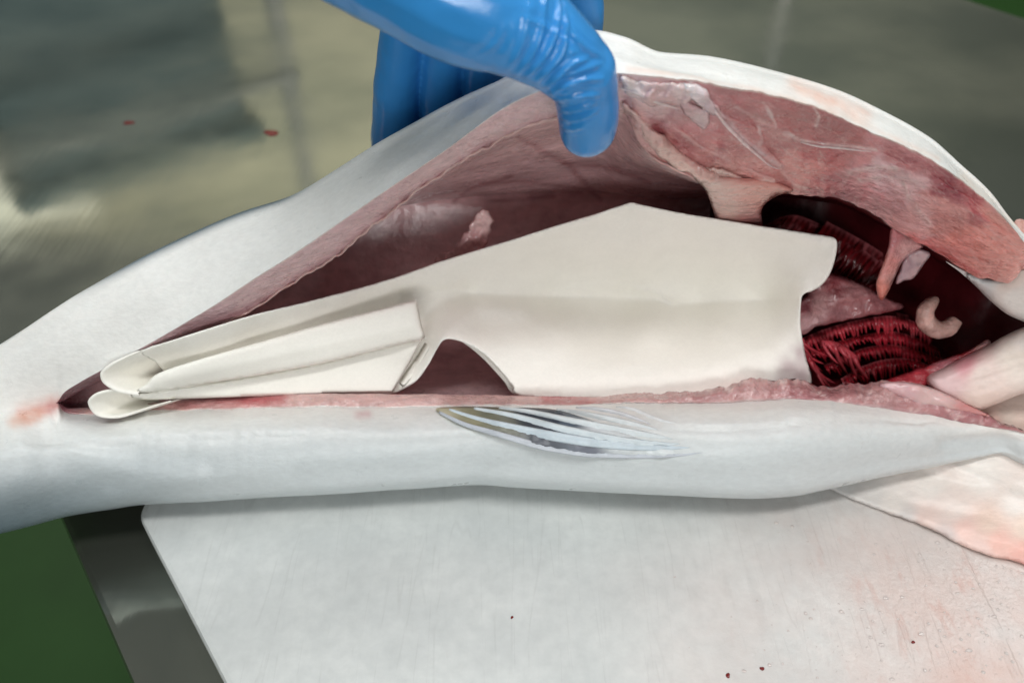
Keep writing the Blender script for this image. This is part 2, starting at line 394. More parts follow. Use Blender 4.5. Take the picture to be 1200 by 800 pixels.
def obox(name, s0, s1, n0, n1, z0, z1, mat, **k):
    return link(name, slab(TO, s0, s1, n0, n1, z0, z1, min(.01, (s1-s0)*.3), min(.004, (s1-s0)*.2), name), mat, smooth=False, **k)
bin_ = empty('plastic_bin', (-.66, 1.33, -.86), 'blue grey plastic bin mirrored in the wet steel table top', 'bin')
part(obox('bin_body', 1.02, 1.36, .10, .46, -.86, .36, M['crate']), bin_); part(obox('bin_rim', 1.00, 1.38, .08, .48, .361, .39, M['crate']), bin_)
rail = empty('white_rail', (-.3, 1.3, -.86), 'white painted rail with posts mirrored as pale lines in the steel', 'rail')
for n_ in (.0, .50): part(obox('post', .93, .955, n_, n_ + .025, -.86, .25, M['polew']), rail)
part(obox('top_bar', .925, .96, -.15, .53, .2505, .272, M['polew']), rail); part(obox('post', .93, .955, .5, .525, .2725, 1.6, M['polew']), rail)
pole = empty('white_pole', (.39, 1.25, -.86), 'slim white pole mirrored as an upright pale streak in the steel', 'pole')
Vp, Fp = tube([(.395, 1.25, z) for z in np.linspace(-.86, 1.9, 8)], .010, 16, True, 1.0, (0, -1, 0)); part(link('shaft', recalc(mesh('shaft', Vp, Fp)), M['polew']), pole)
Vp, Fp = tube([(.395, 1.25, z) for z in (-.859, -.85, -.84)], [.05, .05, .012], 20, True, 1.0, (0, -1, 0)); part(link('foot', recalc(mesh('foot', Vp, Fp)), M['polew']), pole)
boxm('wall', (-2.1, 3.4, .6), (3.4, .1, 2.92), M['wall'], kind='structure', label='pale olive wall beyond the table')
boxm('wall', (1.6, 3.4, .6), (3.9, .1, 2.92), M['wall2'], kind='structure', label='dark grey wall beyond the table')

# ------------------------------------------------------------------ the fish
fish = empty('fish', (0, .30, 0), 'large white-bellied fish lying slit open, its belly and gill cavity gaping', 'fish')
R_S = [(-260, 560), (-200, 515), (-100, 457), (0, 404), (56, 367), (105, 336), (150, 310), (214, 277), (281, 248), (337, 230), (375, 210), (450, 163), (520, 125), (590, 92), (650, 60), (695, 35), (730, 43), (775, 62), (825, 66), (907, 83), (975, 103), (1031, 129), (1087, 161), (1125, 195), (1155, 225), (1181, 259), (1200, 280), (1260, 345), (1340, 420)]
R_U0 = [(-260, 585), (-200, 560), (-100, 520), (0, 485), (40, 478), (67, 472), (74, 461), (90, 450), (124, 431), (156, 413), (195, 391), (255, 355), (300, 325), (345, 297), (400, 259), (458, 219), (516, 180), (610, 116), (660, 98), (725, 86), (750, 88), (806, 94), (862, 103), (945, 122), (994, 142), (1042, 163), (1087, 184), (1125, 210), (1162, 240), (1187, 267), (1200, 284), (1260, 350), (1340, 424)]
R_U1 = [(60, 472), (67, 472), (80, 466), (105, 453), (150, 430), (195, 410), (225, 394), (281, 371), (330, 338), (390, 302), (479, 232), (550, 184), (640, 142), (700, 130), (730, 130), (750, 167), (772, 187), (806, 206), (831, 217), (860, 224), (894, 232), (911, 229), (945, 227), (982, 231), (1020, 249), (1046, 266), (1093, 293), (1122, 312), (1154, 326), (1180, 331), (1190, 326), (1200, 315), (1260, 360), (1340, 430)]
R_L0 = [(-260, 586), (-200, 562), (-100, 522), (0, 487), (40, 478), (67, 472), (74, 481), (84, 485), (124, 486), (169, 482), (262, 480), (375, 477), (450, 478), (512, 476), (640, 475), (719, 473), (775, 472), (850, 472), (934, 468), (990, 472), (1042, 480), (1081, 485), (1130, 495), (1165, 501), (1200, 507), (1260, 515), (1340, 520)]
R_L1 = [(60, 472), (67, 472), (80, 478), (124, 477), (202, 469), (262, 465), (375, 461), (512, 462), (587, 463), (700, 465), (737, 461), (775, 460), (831, 456), (850, 453), (899, 443), (941, 448), (972, 452), (1000, 451), (1046, 448), (1077, 452), (1112, 464), (1147, 481), (1186, 500), (1200, 505), (1260, 513), (1340, 518)]
R_B = [(-260, 650), (-200, 660), (-100, 645), (0, 625), (33, 617), (70, 607), (117, 598), (160, 590), (233, 585), (333, 577), (400, 573), (467, 568), (557, 563), (600, 566), (700, 572), (800, 577), (883, 580), (933, 578), (967, 572), (1033, 558), (1100, 545), (1150, 535), (1172, 531), (1200, 541), (1260, 560), (1340, 575)]
Y_U0 = [(-260, .232), (-100, .237), (67, .243), (156, .247), (300, .252), (400, .255), (516, .255), (610, .252), (700, .25), (1000, .25), (1100, .248), (1200, .246), (1340, .244)]
Y_S = [(-260, .240), (-100, .252), (0, .258), (67, .264), (150, .273), (240, .284), (330, .291), (450, .289), (590, .281), (700, .272), (800, .274), (1000, .273), (1100, .268), (1200, .262), (1340, .256)]
D_U1 = [(60, 0), (67, .0005), (150, .005), (300, .008), (600, .010), (725, .012), (800, .022), (900, .030), (1000, .025), (1100, .018), (1200, .012), (1340, .006)]
Y_L0 = [(-260, .232), (-100, .237), (67, .243), (120, .2445), (300, .246), (800, .246), (1000, .246), (1100, .245), (1200, .243), (1340, .24)]
D_L1 = [(60, 0), (67, .0005), (90, .004), (150, .006), (600, .0065), (800, .007), (900, .010), (1050, .012), (1100, .010), (1150, .006), (1200, .003), (1340, .001)]
Z_B = [(-260, .010), (-100, .012), (60, .012), (160, .016), (600, .021), (900, .020), (1000, .019), (1100, .018), (1172, .017), (1340, .015)]
def rows(us):
    r = {}
    sS, u0, l0, b = pl(R_S, us), pl(R_U0, us), pl(R_L0, us), pl(R_B, us)
    yS, yU, yL = pl(Y_S, us), pl(Y_U0, us), pl(Y_L0, us)
    seam = us <= 67.01
    l0 = np.where(seam, u0, l0); yL = np.where(seam, yU, yL)
    u1 = pl(R_U1, np.clip(us, 60, 1340)); l1 = pl(R_L1, np.clip(us, 60, 1340))
    nz = lambda sc, z_: np.array([mnoise.fractal(Vector((q/sc, z_, .5)), .8, 2.0, 3) for q in us])
    u1 = u1 + nz(48, 1.3)*5.0*smooth01((us-715)/30) + nz(30, 2.3)*2.0*smooth01((us-150)/80); l1 = l1 + nz(14, 4.1)*4.5*smooth01((us-720)/60) + nz(24, 6.1)*1.0*smooth01((us-150)/60)
    u0 = u0 + nz(18, 8.1)*1.6*smooth01((us-730)/40)*smooth01((1200-us)/60); l0 = l0 + nz(15, 9.1)*1.2*smooth01((us-120)/60)*smooth01((1200-us)/60)
    u1 = np.where(seam, u0, u1); l1 = np.where(seam, l0, l1)
    yU1 = np.where(seam, yU, yU + pl(D_U1, np.clip(us, 60, 1340))); yL1 = np.where(seam, yL, yL + pl(D_L1, np.clip(us, 60, 1340)))
    yB = YZ(us, b, pl(Z_B, us))
    r['S'] = P(us, sS, yS); r['U0'] = P(us, u0, yU); r['U1'] = P(us, u1, yU1); r['L0'] = P(us, l0, yL); r['L1'] = P(us, l1, yL1); r['B'] = P(us, b, yB)
    us_ = pl(R_U0[:4] + [(40, 473), (67, 461), (82, 454)] + R_U0[8:], us); lb = smooth01((us-10)/30)*smooth01((110-us)/20); u0k = u0; u0 = u0*(1-lb) + us_*lb
    r['UM'] = P(us, u0 + .5*(sS-u0), yU + .36*(yS-yU)); r['UN'] = P(us, u0 + .82*(sS-u0), yU + .70*(yS-yU))
    l0s = pl([(-260, 586), (-100, 524), (0, 492), (67, 486)] + R_L0[7:], us); ls = smooth01((us-20)/40)*smooth01((140-us)/40); l0s = l0*(1-ls) + l0s*ls
    u0 = u0k
    for k, fv, fy in (('W1', .22, .02), ('W2', .45, .13), ('W3', .68, .34), ('W4', .87, .66)):
        r[k] = P(us, b + fv*(l0s-b), yB + fy*(yL-yB))
    zS = r['S'][:, 2]; xs = r['S'][:, 0]; xb = r['B'][:, 0]
    thin = np.clip(zS/.14, .35, 1)
    def W(x, y, z): return np.stack([x, y, z], -1)
    slo = (CAMZ-zS)/yS; xk = xs + .30*np.maximum(xs, 0)
    r['K1'] = W(xs, yS + .022*thin, zS - .022*thin*slo*1.12 - .002); z2 = np.minimum(zS*.74, zS - .09*thin*slo*1.12 - .004); r['K2'] = W(xk, yS + .09*thin, z2); r['K3'] = W(xk, yS + .132*thin, np.minimum(zS*.32, z2*.5))
    r['K4'] = W(xk*.5 + xb*.5, yS + .105*thin, np.full_like(xs, .003)); r['K5'] = W(xb, yB + .055, np.full_like(xs, .0008)); r['K6'] = W(xb, yB + .013, np.full_like(xs, .006))
    # inside of the belly
    g = smooth01((us-67)/260.0); L1, U1 = r['L1'], r['U1']; xm = .5*(L1[:, 0] + U1[:, 0])
    gr = 1 - .62*smooth01((us-1060)/170)
    yb = L1[:, 1] + .004 + g*gr*.112; zb = .5*(L1[:, 2] + U1[:, 2])*(1-g) + g*.062
    def lerp(a, b_, t): return a*(1-t) + b_*t
    zf = L1[:, 2]*(1-g) + g*.017
    zb = np.minimum(zb, .5*(L1[:, 2] + U1[:, 2])); zf = np.minimum(zf + (1-gr)*.02, L1[:, 2])
    r['I1'] = W(L1[:, 0], L1[:, 1] + g*.006, L1[:, 2] - g*.010); r['I2'] = W(L1[:, 0], L1[:, 1] + .002 + g*.030, zf + g*.002); r['I3'] = W(xm, lerp(L1[:, 1], yb, .72), zf + g*.006)
    r['I4'] = W(xm, yb, zb); r['I5'] = W(xm, lerp(U1[:, 1], yb, .80), lerp(U1[:, 2], zb, .76) - g*.002)
    r['I6'] = W(U1[:, 0], lerp(U1[:, 1], yb, .42), lerp(U1[:, 2], zb, .34)); r['I7'] = W(U1[:, 0], lerp(U1[:, 1], yb, .10), lerp(U1[:, 2], zb, .085))
    return r
def loft(us, keys, n):
    r = rows(us); A = np.stack([r[k] for k in keys], 1)      # stations x rows x 3
    out = []
    for i in range(len(us)): out.append(crom(A[i], n))
    return np.array(out)
def gauss(x, s): return np.exp(-(x/s)**2)
def polydist(u, v, line):
    ln = np.array(line, float); d = np.full(u.shape, 1e9)
    for a, b in zip(ln[:-1], ln[1:]):
        ab = b-a; t = np.clip(((u-a[0])*ab[0] + (v-a[1])*ab[1])/(ab @ ab + 1e-9), 0, 1)
        d = np.minimum(d, np.hypot(u-a[0]-t*ab[0], v-a[1]-t*ab[1]))
    return d
VIEW = np.array([0, -cp, sp])
us = np.r_[np.arange(-260, 60, 6.0), np.arange(60, 100, 2.0), np.arange(100, 1341, 4.0)]; us = np.unique(np.r_[us, 67.0])
keys = ['L0', 'W4', 'W3', 'W2', 'W1', 'B', 'K6', 'K5', 'K4', 'K3', 'K2', 'K1', 'S', 'UN', 'UM', 'U0']
NS = 6
G = loft(us, keys, NS); n, m = G.shape[:2]
X = G.reshape(-1, 3); uu, vv = px(X); row = np.tile(np.arange(m)/NS, n)
front = (row < 5.5) | (row > 11.3)
# soft creases and dents of the skin
disp = np.zeros(len(X))
lowf = (row < 5.6)*smooth01(row/.8)
for line, wd, am in (([(60, 498), (95, 507), (130, 522), (170, 536), (240, 543)], 15, -.0014), ([(40, 510), (100, 530), (150, 548), (230, 554)], 17, .0010),
                     ([(130, 580), (170, 568), (240, 560), (330, 556)], 12, .0008), ([(160, 500), (260, 512), (400, 516)], 14, -.0006),
                     ([(560, 556), (600, 545), (680, 540)], 18, -.0010), ([(880, 520), (980, 515), (1080, 512)], 22, .0008), ([(1110, 520), (1160, 515), (1220, 522)], 9, -.0018),
                     ([(790, 490), (850, 500), (930, 498)], 16, -.0007)):
    disp += am*gauss(polydist(uu, vv, line), wd)*lowf
topf = smooth01((row-11.0)/1.2)*smooth01((15-row)/.5)
for line, wd, am in (([(120, 395), (200, 350), (300, 290), (370, 245)], 20, -.0012), ([(700, 50), (740, 66), (790, 80), (860, 92)], 8, -.0007), ([(724, 70), (770, 85), (820, 92)], 6, .0006),
                     ([(590, 110), (640, 85), (690, 60)], 10, -.0010), ([(60, 440), (110, 400), (180, 350)], 24, .0009), ([(455, 205), (560, 135)], 8, .0006)):
    disp += am*gauss(polydist(uu, vv, line), wd)*topf
disp += .00055*fb(X, 28, 3, (.5, 1, 1))*np.where((row > .7) & (row < 14.5), 1, .2)
nv = np.zeros_like(G)
du = np.gradient(G, axis=0); dvv = np.gradient(G, axis=1); nv = np.cross(du, dvv); nv /= np.linalg.norm(nv, axis=2, keepdims=True) + 1e-12
nv = nv.reshape(-1, 3)
sg = np.sign((nv*(X - (X*0 + np.array([0, .30, .06]))*np.array([0, 1, 1]) - X*np.array([1, 0, 0]))).sum(1)); nv *= sg[:, None]
X2 = X + nv*disp[:, None]
# colour: white belly, grey-blue flank towards the back and the tail
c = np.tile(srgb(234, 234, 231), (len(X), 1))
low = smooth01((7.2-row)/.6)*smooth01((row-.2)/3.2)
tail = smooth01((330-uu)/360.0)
c = c*(1-low[:, None]*.75) + srgb(194, 203, 206)*(low[:, None]*.75)  # lower flank: countershading grey with some form shade painted in
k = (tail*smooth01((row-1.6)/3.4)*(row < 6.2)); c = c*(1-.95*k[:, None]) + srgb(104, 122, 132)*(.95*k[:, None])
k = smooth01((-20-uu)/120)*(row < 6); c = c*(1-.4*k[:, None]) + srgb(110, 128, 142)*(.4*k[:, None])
k = smooth01((12.85-row)/.75)*(row > 7)*smooth01((uu-60)/110)*smooth01((380-uu)/60); c = c*(1-k[:, None]) + srgb(92, 108, 120)*k[:, None]
k = smooth01((11.3-row)/.8)*(row > 7); c = c*(1-k[:, None]) + srgb(96, 112, 124)*k[:, None]
fr = front.astype(float)
def stain(line, wd, col, am):
    global c
    kk = am*gauss(polydist(uu, vv, line), wd)*fr*(.75 + .5*np.clip(fbn, -1, 1)); kk = np.clip(kk, 0, 1)[:, None]; c = c*(1-kk) + srgb(*col)*kk
fbn = fb(X, 160, 3)
stain([(28, 486), (48, 481), (66, 474)], 9, (205, 120, 96), 1.0); stain([(16, 494), (40, 486)], 7, (222, 170, 145), .8); stain([(58, 478), (70, 474)], 6, (180, 80, 85), .9)
stain([(420, 486), (430, 485)], 5, (190, 120, 130), .6); stain([(930, 100), (990, 125), (1010, 135)], 11, (240, 205, 190), .8); stain([(960, 112), (975, 118)], 6, (235, 190, 172), .6)
stain([(735, 82), (800, 88), (900, 108), (1000, 140), (1100, 186)], 3.0, (232, 205, 190), .6); stain([(545, 128), (620, 106)], 14, (206, 210, 214), .5); stain([(1130, 208), (1185, 262)], 8, (238, 226, 214), .7)
Fc = gridfaces(n, m)
cap1 = [tuple(range(m))]; cap2 = [tuple(range((n-1)*m, n*m))]
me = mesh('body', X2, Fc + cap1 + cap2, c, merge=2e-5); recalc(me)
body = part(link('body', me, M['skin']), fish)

def strip(name, keys, us, ns, mat, colfun, rel=0, rsc=150, stretch=(1, 1, 1), dfun=None, bulge=0.0):
    G = loft(us, keys, ns); n, m = G.shape[:2]; X = G.reshape(-1, 3); uu, vv = px(X)
    t = np.tile(np.linspace(0, 1, m), n)
    d = np.zeros(len(X))
    if rel: d += rel*fb(X, rsc, 4, stretch)*np.sin(np.pi*np.clip(t, .02, .98))**.5
    if bulge: d += bulge*np.sin(np.pi*t)
    if dfun: d += dfun(uu, vv, t)
    X2 = X + VIEW*d[:, None]
    me = mesh(name, X2, gridfaces(n, m), colfun(uu, vv, t, X), merge=1e-5); recalc(me)
    return part(link(name, me, mat), fish)
def edgecol(uu, vv, t, X):
    c = np.tile(srgb(204, 168, 172), (len(uu), 1)); k = smooth01((t-.55)/.4)[:, None]; c = c*(1-k) + srgb(184, 138, 144)*k
    k = smooth01((.10-t)/.08)[:, None]; c = c*(1-k) + srgb(232, 226, 222)*k
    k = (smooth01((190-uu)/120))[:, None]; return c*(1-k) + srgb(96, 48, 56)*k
ue = np.r_[np.arange(67, 100, 2.), np.arange(100, 741, 4.)]
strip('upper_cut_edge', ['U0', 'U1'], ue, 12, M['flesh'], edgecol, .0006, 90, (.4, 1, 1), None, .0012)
def lowcol(uu, vv, t, X):
    c = np.tile(srgb(206, 168, 164), (len(uu), 1))
    k = smooth01((.18-t)/.1)[:, None]; c = c*(1-k) + srgb(232, 222, 218)*k
    f2 = fb(X, 70, 3, (.4, 1, 1))
    k = (np.clip(gauss(polydist(uu, vv, [(200, 474), (270, 470), (330, 468)]), 8) + gauss(polydist(uu, vv, [(640, 468), (700, 468)]), 9), 0, 1)*.8*np.clip(.6 + f2, 0, 1))[:, None]; c = c*(1-k) + srgb(180, 70, 78)*k
    k = smooth01((uu-700)/160)*np.clip(.75 + .5*f2, 0, 1); k = k[:, None]; c = c*(1-k) + srgb(168, 112, 116)*k
    k = (smooth01((uu-700)/120)*np.clip(fb(X, 260, 3)*1.3-.1, 0, 1))[:, None]; c = c*(1-k) + srgb(226, 198, 196)*k
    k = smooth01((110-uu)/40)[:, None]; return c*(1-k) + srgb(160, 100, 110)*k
ul = np.r_[np.arange(67, 100, 2.), np.arange(100, 1341, 3.)]
strip('lower_cut_edge', ['L0', 'L1'], ul, 10, M['flesh'], lowcol, .0010, 160, (.5, 1, 1),
      lambda u, v, t: np.sin(np.pi*t)*smooth01((u-680)/150)*(.0016), .0010)
def lincol(uu, vv, t, X):
    f2 = fb(X, 40, 3, (.5, 1, 1))
    c = np.tile(srgb(224, 186, 188), (len(uu), 1)); k = np.clip(.3 + .8*f2, 0, 1)[:, None]; c = c*(1-.35*k) + srgb(232, 200, 200)*.35*k
    k = smooth01((.78-t)/.3)*smooth01((t-.22)/.15); c = c*(1-.2*k[:, None]) + srgb(178, 114, 118)*.2*k[:, None]
    k = smooth01((uu-700)/120)*smooth01((t-.3)/.2)*smooth01((.93-t)/.25); c = c*(1-.7*k[:, None]) + srgb(120, 44, 48)*.7*k[:, None]  # deep recess towards the gills: its shade also put into the colour
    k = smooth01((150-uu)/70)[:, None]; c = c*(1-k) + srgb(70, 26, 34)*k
    rb = np.abs(np.sin((uu + .55*vv)/21.0 + .8*fb(X, 26, 2)))**14*smooth01((t-.5)/.1)*smooth01((.95-t)/.06)*np.clip(.5 + fb(X + .2, 60, 2), 0, 1)
    c = c*(1-.28*rb[:, None]) + srgb(236, 208, 206)*.28*rb[:, None]
    for ln, wd in (([(610, 160), (660, 190), (720, 196), (760, 214)], 3), ([(660, 190), (690, 214), (704, 236)], 2.5), ([(470, 262), (520, 246), (580, 236), (650, 230)], 2.2), ([(520, 246), (548, 222), (600, 206)], 2), ([(560, 215), (620, 212), (690, 222)], 2)):
        kv = (gauss(polydist(uu + 6*fb(X, 60, 2), vv, ln), wd)*.5*(t > .5))[:, None]; c = c*(1-kv) + srgb(132, 52, 60)*kv
    k = gauss(t-.965, .02)[:, None]*.7; return c*(1-k) + srgb(196, 152, 148)*k
uc = np.r_[np.arange(67, 110, 3.), np.arange(110, 897, 3.)]
def lindisp(u, v, t):
    d = .0018*gauss(t-.965, .018)*smooth01((u-150)/80)                  # membrane rim along the inner lip
    for ln, wd, am in (([(700, 150), (740, 180), (800, 205)], 10, .002), ([(520, 300), (560, 250), (580, 240)], 10, .0016), ([(620, 215), (690, 205), (730, 200)], 12, -.0014)):
        d += am*gauss(polydist(u, v, ln), wd)*(t > .55)
    return d
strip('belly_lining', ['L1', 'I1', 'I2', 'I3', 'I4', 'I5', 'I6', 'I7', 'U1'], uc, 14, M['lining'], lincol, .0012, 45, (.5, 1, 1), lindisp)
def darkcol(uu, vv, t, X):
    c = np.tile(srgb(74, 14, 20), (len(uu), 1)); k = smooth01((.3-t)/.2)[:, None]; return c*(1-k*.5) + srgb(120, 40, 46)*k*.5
ug = np.arange(893, 1341, 8.)
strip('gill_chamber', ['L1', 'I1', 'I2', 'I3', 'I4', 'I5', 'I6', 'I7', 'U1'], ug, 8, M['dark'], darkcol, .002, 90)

ur = np.arange(235, 700, 3.0); Ur = rows(ur)['U1'] + VIEW*.0006; nr_ = fb(Ur, 220, 3)
Vr, Fr = tube(Ur + np.stack([nr_*0, nr_*.0004, nr_*.0012], -1), (.00055 + .00035*np.clip(nr_, -1, 1.5))*smooth01((ur-235)/40) + .00008, 8)
part(link('lip_membrane', recalc(mesh('lip_membrane', Vr, Fr, np.tile(srgb(198, 160, 156), (len(Vr), 1)))), M['flesh']), fish)
# cut shoulder muscle
MC = [(735, 100, (222, 205, 202)), (760, 112, (214, 190, 188)), (745, 145, (206, 170, 166)), (775, 170, (210, 168, 160)), (772, 146, (150, 82, 86)), (800, 165, (160, 84, 88)), (845, 180, (168, 96, 98)), (800, 120, (200, 166, 166)),
      (830, 140, (186, 136, 138)), (830, 185, (196, 140, 136)), (850, 205, (212, 168, 158)), (820, 210, (214, 176, 168)), (870, 130, (172, 114, 114)), (900, 160, (178, 120, 118)), (930, 145, (172, 110, 108)), (960, 190, (178, 100, 100)),
      (985, 165, (168, 104, 102)), (930, 205, (202, 142, 136)), (1000, 215, (186, 130, 132)), (1010, 190, (206, 150, 150)), (1030, 205, (222, 196, 198)), (1060, 225, (220, 192, 192)), (1050, 190, (184, 124, 124)), (985, 226, (150, 92, 98)), (1030, 240, (196, 156, 156)),
      (1090, 205, (158, 82, 90)), (1110, 225, (138, 54, 68)), (1140, 240, (172, 92, 96)), (1075, 255, (216, 178, 174)), (1100, 255, (212, 156, 148)), (1130, 275, (214, 144, 132)), (1160, 295, (220, 150, 138)), (1170, 318, (224, 162, 150)), (1120, 300, (206, 130, 124)), (1085, 282, (200, 118, 116)),
      (1175, 265, (214, 168, 156)), (1210, 320, (220, 160, 148)), (890, 222, (214, 160, 152))]
STR = (([(808, 98), (822, 112), (832, 124), (842, 138), (862, 160), (885, 180), (900, 192), (912, 196)], 4.2, (214, 190, 192)),
                     ([(896, 128), (902, 140), (905, 152)], 2.4, (220, 196, 194)), ([(886, 150), (892, 165), (886, 172)], 2.6, (214, 186, 184)),
                     ([(915, 160), (945, 168), (975, 171), (1005, 175), (1026, 177)], 2.6, (226, 206, 204)), ([(860, 128), (890, 146), (920, 165)], 2.0, (204, 160, 158)),
                     ([(953, 128), (957, 140), (953, 150)], 2.4, (214, 188, 184)), ([(990, 206), (1015, 200), (1040, 202)], 5.0, (220, 198, 196)), ([(1000, 214), (1040, 210), (1070, 216)], 4.0, (212, 184, 184)),
                     ([(728, 94), (745, 99), (765, 110), (790, 122)], 4.5, (228, 214, 214)), ([(732, 128), (760, 150), (790, 180), (815, 200), (835, 210)], 4.5, (220, 182, 172)), ([(760, 122), (785, 124), (806, 118), (815, 106)], 4.0, (216, 190, 190)),
                     ([(785, 145), (820, 172), (865, 196), (905, 212)], 3.0, (210, 164, 160)), ([(905, 190), (925, 215), (940, 222)], 2.2, (216, 176, 170)), ([(830, 216), (865, 214), (905, 215)], 3.2, (222, 190, 184)),
                     ([(1085, 288), (1110, 300), (1140, 318), (1160, 324)], 2.4, (196, 92, 92)), ([(1085, 262), (1060, 236), (1052, 215)], 3.6, (212, 182, 180)))
def muscol(uu, vv, t, X):
    ju = uu + 26*fb(X, 75, 4); jv = vv + 18*fb(X + .7, 75, 4)
    c = idw(ju, jv, MC)*np.array([1.0, .84, .87])*(1 + .22*fb(X, 55, 3))[:, None]; k = smooth01((.05-t)/.04)[:, None]*.7; c = c*(1-k) + srgb(232, 216, 204)*k
    a = math.radians(32); q = np.stack([(uu*math.cos(a) + vv*math.sin(a))*.006, (-uu*math.sin(a) + vv*math.cos(a))*.10, uu*0], -1)
    fbv = fb(q, 1.0, 3); kk = np.clip((np.abs(fbv) < .035)*1.0, 0, 1)[:, None]*.22
    c = c*(1-kk) + srgb(230, 200, 196)*kk
    nb_ = .75 + .6*fb(X, 240, 2)
    for ln, wd, col in STR:
        k = (gauss(polydist(uu + 3*fb(X, 130, 2), vv, resample(ln, 8)), wd*.75)*np.clip(nb_, .25, 1))[:, None]*.85; c = c*(1-k) + srgb(*col)*k
    return c
def musd(u, v, t):
    e = np.sin(np.pi*np.clip(t, 0, 1))
    d = .0035*e*smooth01((u-760)/120)
    for ln, wd, am in (([(735, 120), (790, 150), (850, 190), (930, 215)], 7, -.0022), ([(750, 108), (800, 118), (835, 130)], 6, .0018), ([(780, 150), (840, 190), (900, 212), (960, 222)], 6, .0016),
                       ([(880, 140), (915, 195), (940, 215)], 4, -.0012), ([(930, 165), (985, 172), (1040, 178), (1075, 200)], 6, -.0018), ([(990, 205), (1030, 198), (1060, 205)], 5, .0018),
                       ([(1000, 228), (1050, 240), (1090, 250)], 7, .0014), ([(1060, 240), (1090, 262), (1130, 290)], 6, -.0012), ([(1100, 205), (1140, 230), (1180, 270)], 8, -.0016), ([(1120, 265), (1165, 300)], 16, .0022)):
        d += am*gauss(polydist(u, v, ln), wd)*np.clip(e*2.5, 0, 1)
    a_ = math.radians(30); q = np.stack([(u*math.cos(a_) + v*math.sin(a_))*.016, (-u*math.sin(a_) + v*math.cos(a_))*.085, u*0 + 2.2], -1)
    d += e*(.0014*fb(q, 1.0, 4) + .0022*(.3-np.abs(fb(q*.45 + 5, 1.0, 3))))
    for ln, wd, col in STR: d += .00022*wd*gauss(polydist(u, v, resample(ln, 8)), wd*.62)*np.clip(e*2.5, 0, 1)
    return d
um = np.arange(722, 1341, 1.6)
muscle = strip('shoulder_muscle', ['U0', 'U1'], um, 70, M['flesh'], muscol, .0013, 130, (1, 1, .6), musd)
bvM = bvh_of([muscle]); bvB = bvh_of([body])
# thickness under the muscle: its rounded underside rolling in towards the gills
def undercol(uu, vv, t, X): return idw(uu, vv, MC)*.9
def loft_under():
    us_ = np.arange(722, 1341, 4.0); r = rows(us_); U1 = r['U1']; A = np.stack([U1, U1 + [0, .004, -.0012], U1 + [0, .010, .003], U1 + [0, .016, .012]], 1)
    G = np.array([crom(a, 4) for a in A]); n, m = G.shape[:2]; X = G.reshape(-1, 3); uu, vv = px(X)
    me = recalc(mesh('muscle_underside', X, gridfaces(n, m), undercol(uu, vv, None, X))); part(link('muscle_underside', me, M['flesh']), fish)
loft_under()
# strands of connective tissue across the muscle
def strand(name, pts, wpx, mat, bvh, col, lift=.0003, parent=fish, flat=.6, taper=True):
    c = resample([(a, b) for a, b in pts], 3.0); W = []; 
    for a, b in c:
        h, nn = hit(bvh, a, b)
        if h is None: continue
        if nn @ VIEW < 0: nn = -nn
        W.append(h + nn*lift)
    if len(W) < 4: return None
    W = np.array(W); W[1:-1] = (W[:-2] + 2*W[1:-1] + W[2:])/4; k = np.linspace(0, 1, len(W)); r = wpx*.00014*(np.sin(np.pi*np.clip(k*.93 + .07, 0, 1))**.6 if taper else np.ones(len(W)))
    V, Fc = tube(W, np.maximum(r, 2e-5), 8, True, flat)
    me = recalc(mesh(name, V, Fc, np.tile(srgb(*col), (len(V), 1)))); return part(link(name, me, mat), parent)
# torn tissue on the muscle
def onto(pts, bvh, lift):
    o = []
    for a, b in pts:
        h, _ = hit(bvh, a, b); o.append((a, b, (h[1] if h is not None else .27) - lift))
    return o
def tissue(name, pts, cols, thick, edge, lift=.0002, relief=.0012, rsc=200, mat='flesh', wob=3.0, step=2.2):
    cc_ = [(pts[i % len(pts)][0], pts[i % len(pts)][1], c_) for i, c_ in ((j*max(1, len(pts)//len(cols)), c_) for j, c_ in enumerate(cols))]
    patch(name, onto(pts, bvM, lift), M[mat], fish, thick=thick, edge=edge, step=step, relief=relief, rsc=rsc, colctl=cc_, wob=wob)
tissue('torn_tissue', [(727, 91), (745, 94), (775, 97), (800, 97), (815, 107), (806, 121), (782, 126), (757, 121), (736, 112)], [(230, 216, 214), (222, 200, 200), (206, 168, 168)], .005, 11, relief=.002)
tissue('torn_tissue', [(727, 118), (744, 132), (764, 150), (790, 171), (815, 190), (842, 204), (848, 216), (830, 216), (805, 205), (780, 190), (757, 168), (738, 145)], [(216, 178, 172), (206, 160, 154), (218, 180, 170)], .006, 9, relief=.002, rsc=160)
tissue('torn_tissue', [(800, 97), (815, 99), (827, 106), (836, 120), (838, 133), (829, 131), (815, 122), (806, 112)], [(232, 222, 224), (206, 184, 188)], .004, 6, .0006)
tissue('torn_tissue', [(797, 118), (812, 122), (830, 132), (831, 146), (824, 151), (813, 143), (801, 134)], [(196, 158, 162), (206, 176, 178)], .002, 4, .0006, .0008)
tissue('torn_tissue', [(826, 196), (850, 200), (884, 212), (905, 216), (884, 221), (852, 217), (832, 212)], [(222, 188, 180), (200, 146, 142)], .004, 7)
strand('tissue_strand', [(824, 114), (838, 128), (850, 143), (868, 162), (886, 178), (902, 192), (914, 197)], 5.0, M['flesh'], bvM, (224, 200, 200), .0006)
strand('tissue_strand', [(727, 100), (748, 105), (772, 116), (796, 124)], 5.0, M['flesh'], bvM, (226, 206, 204), .0012)
strand('tissue_strand', [(938, 166), (962, 171), (990, 173), (1022, 178)], 3.0, M['flesh'], bvM, (230, 210, 208), .0003)

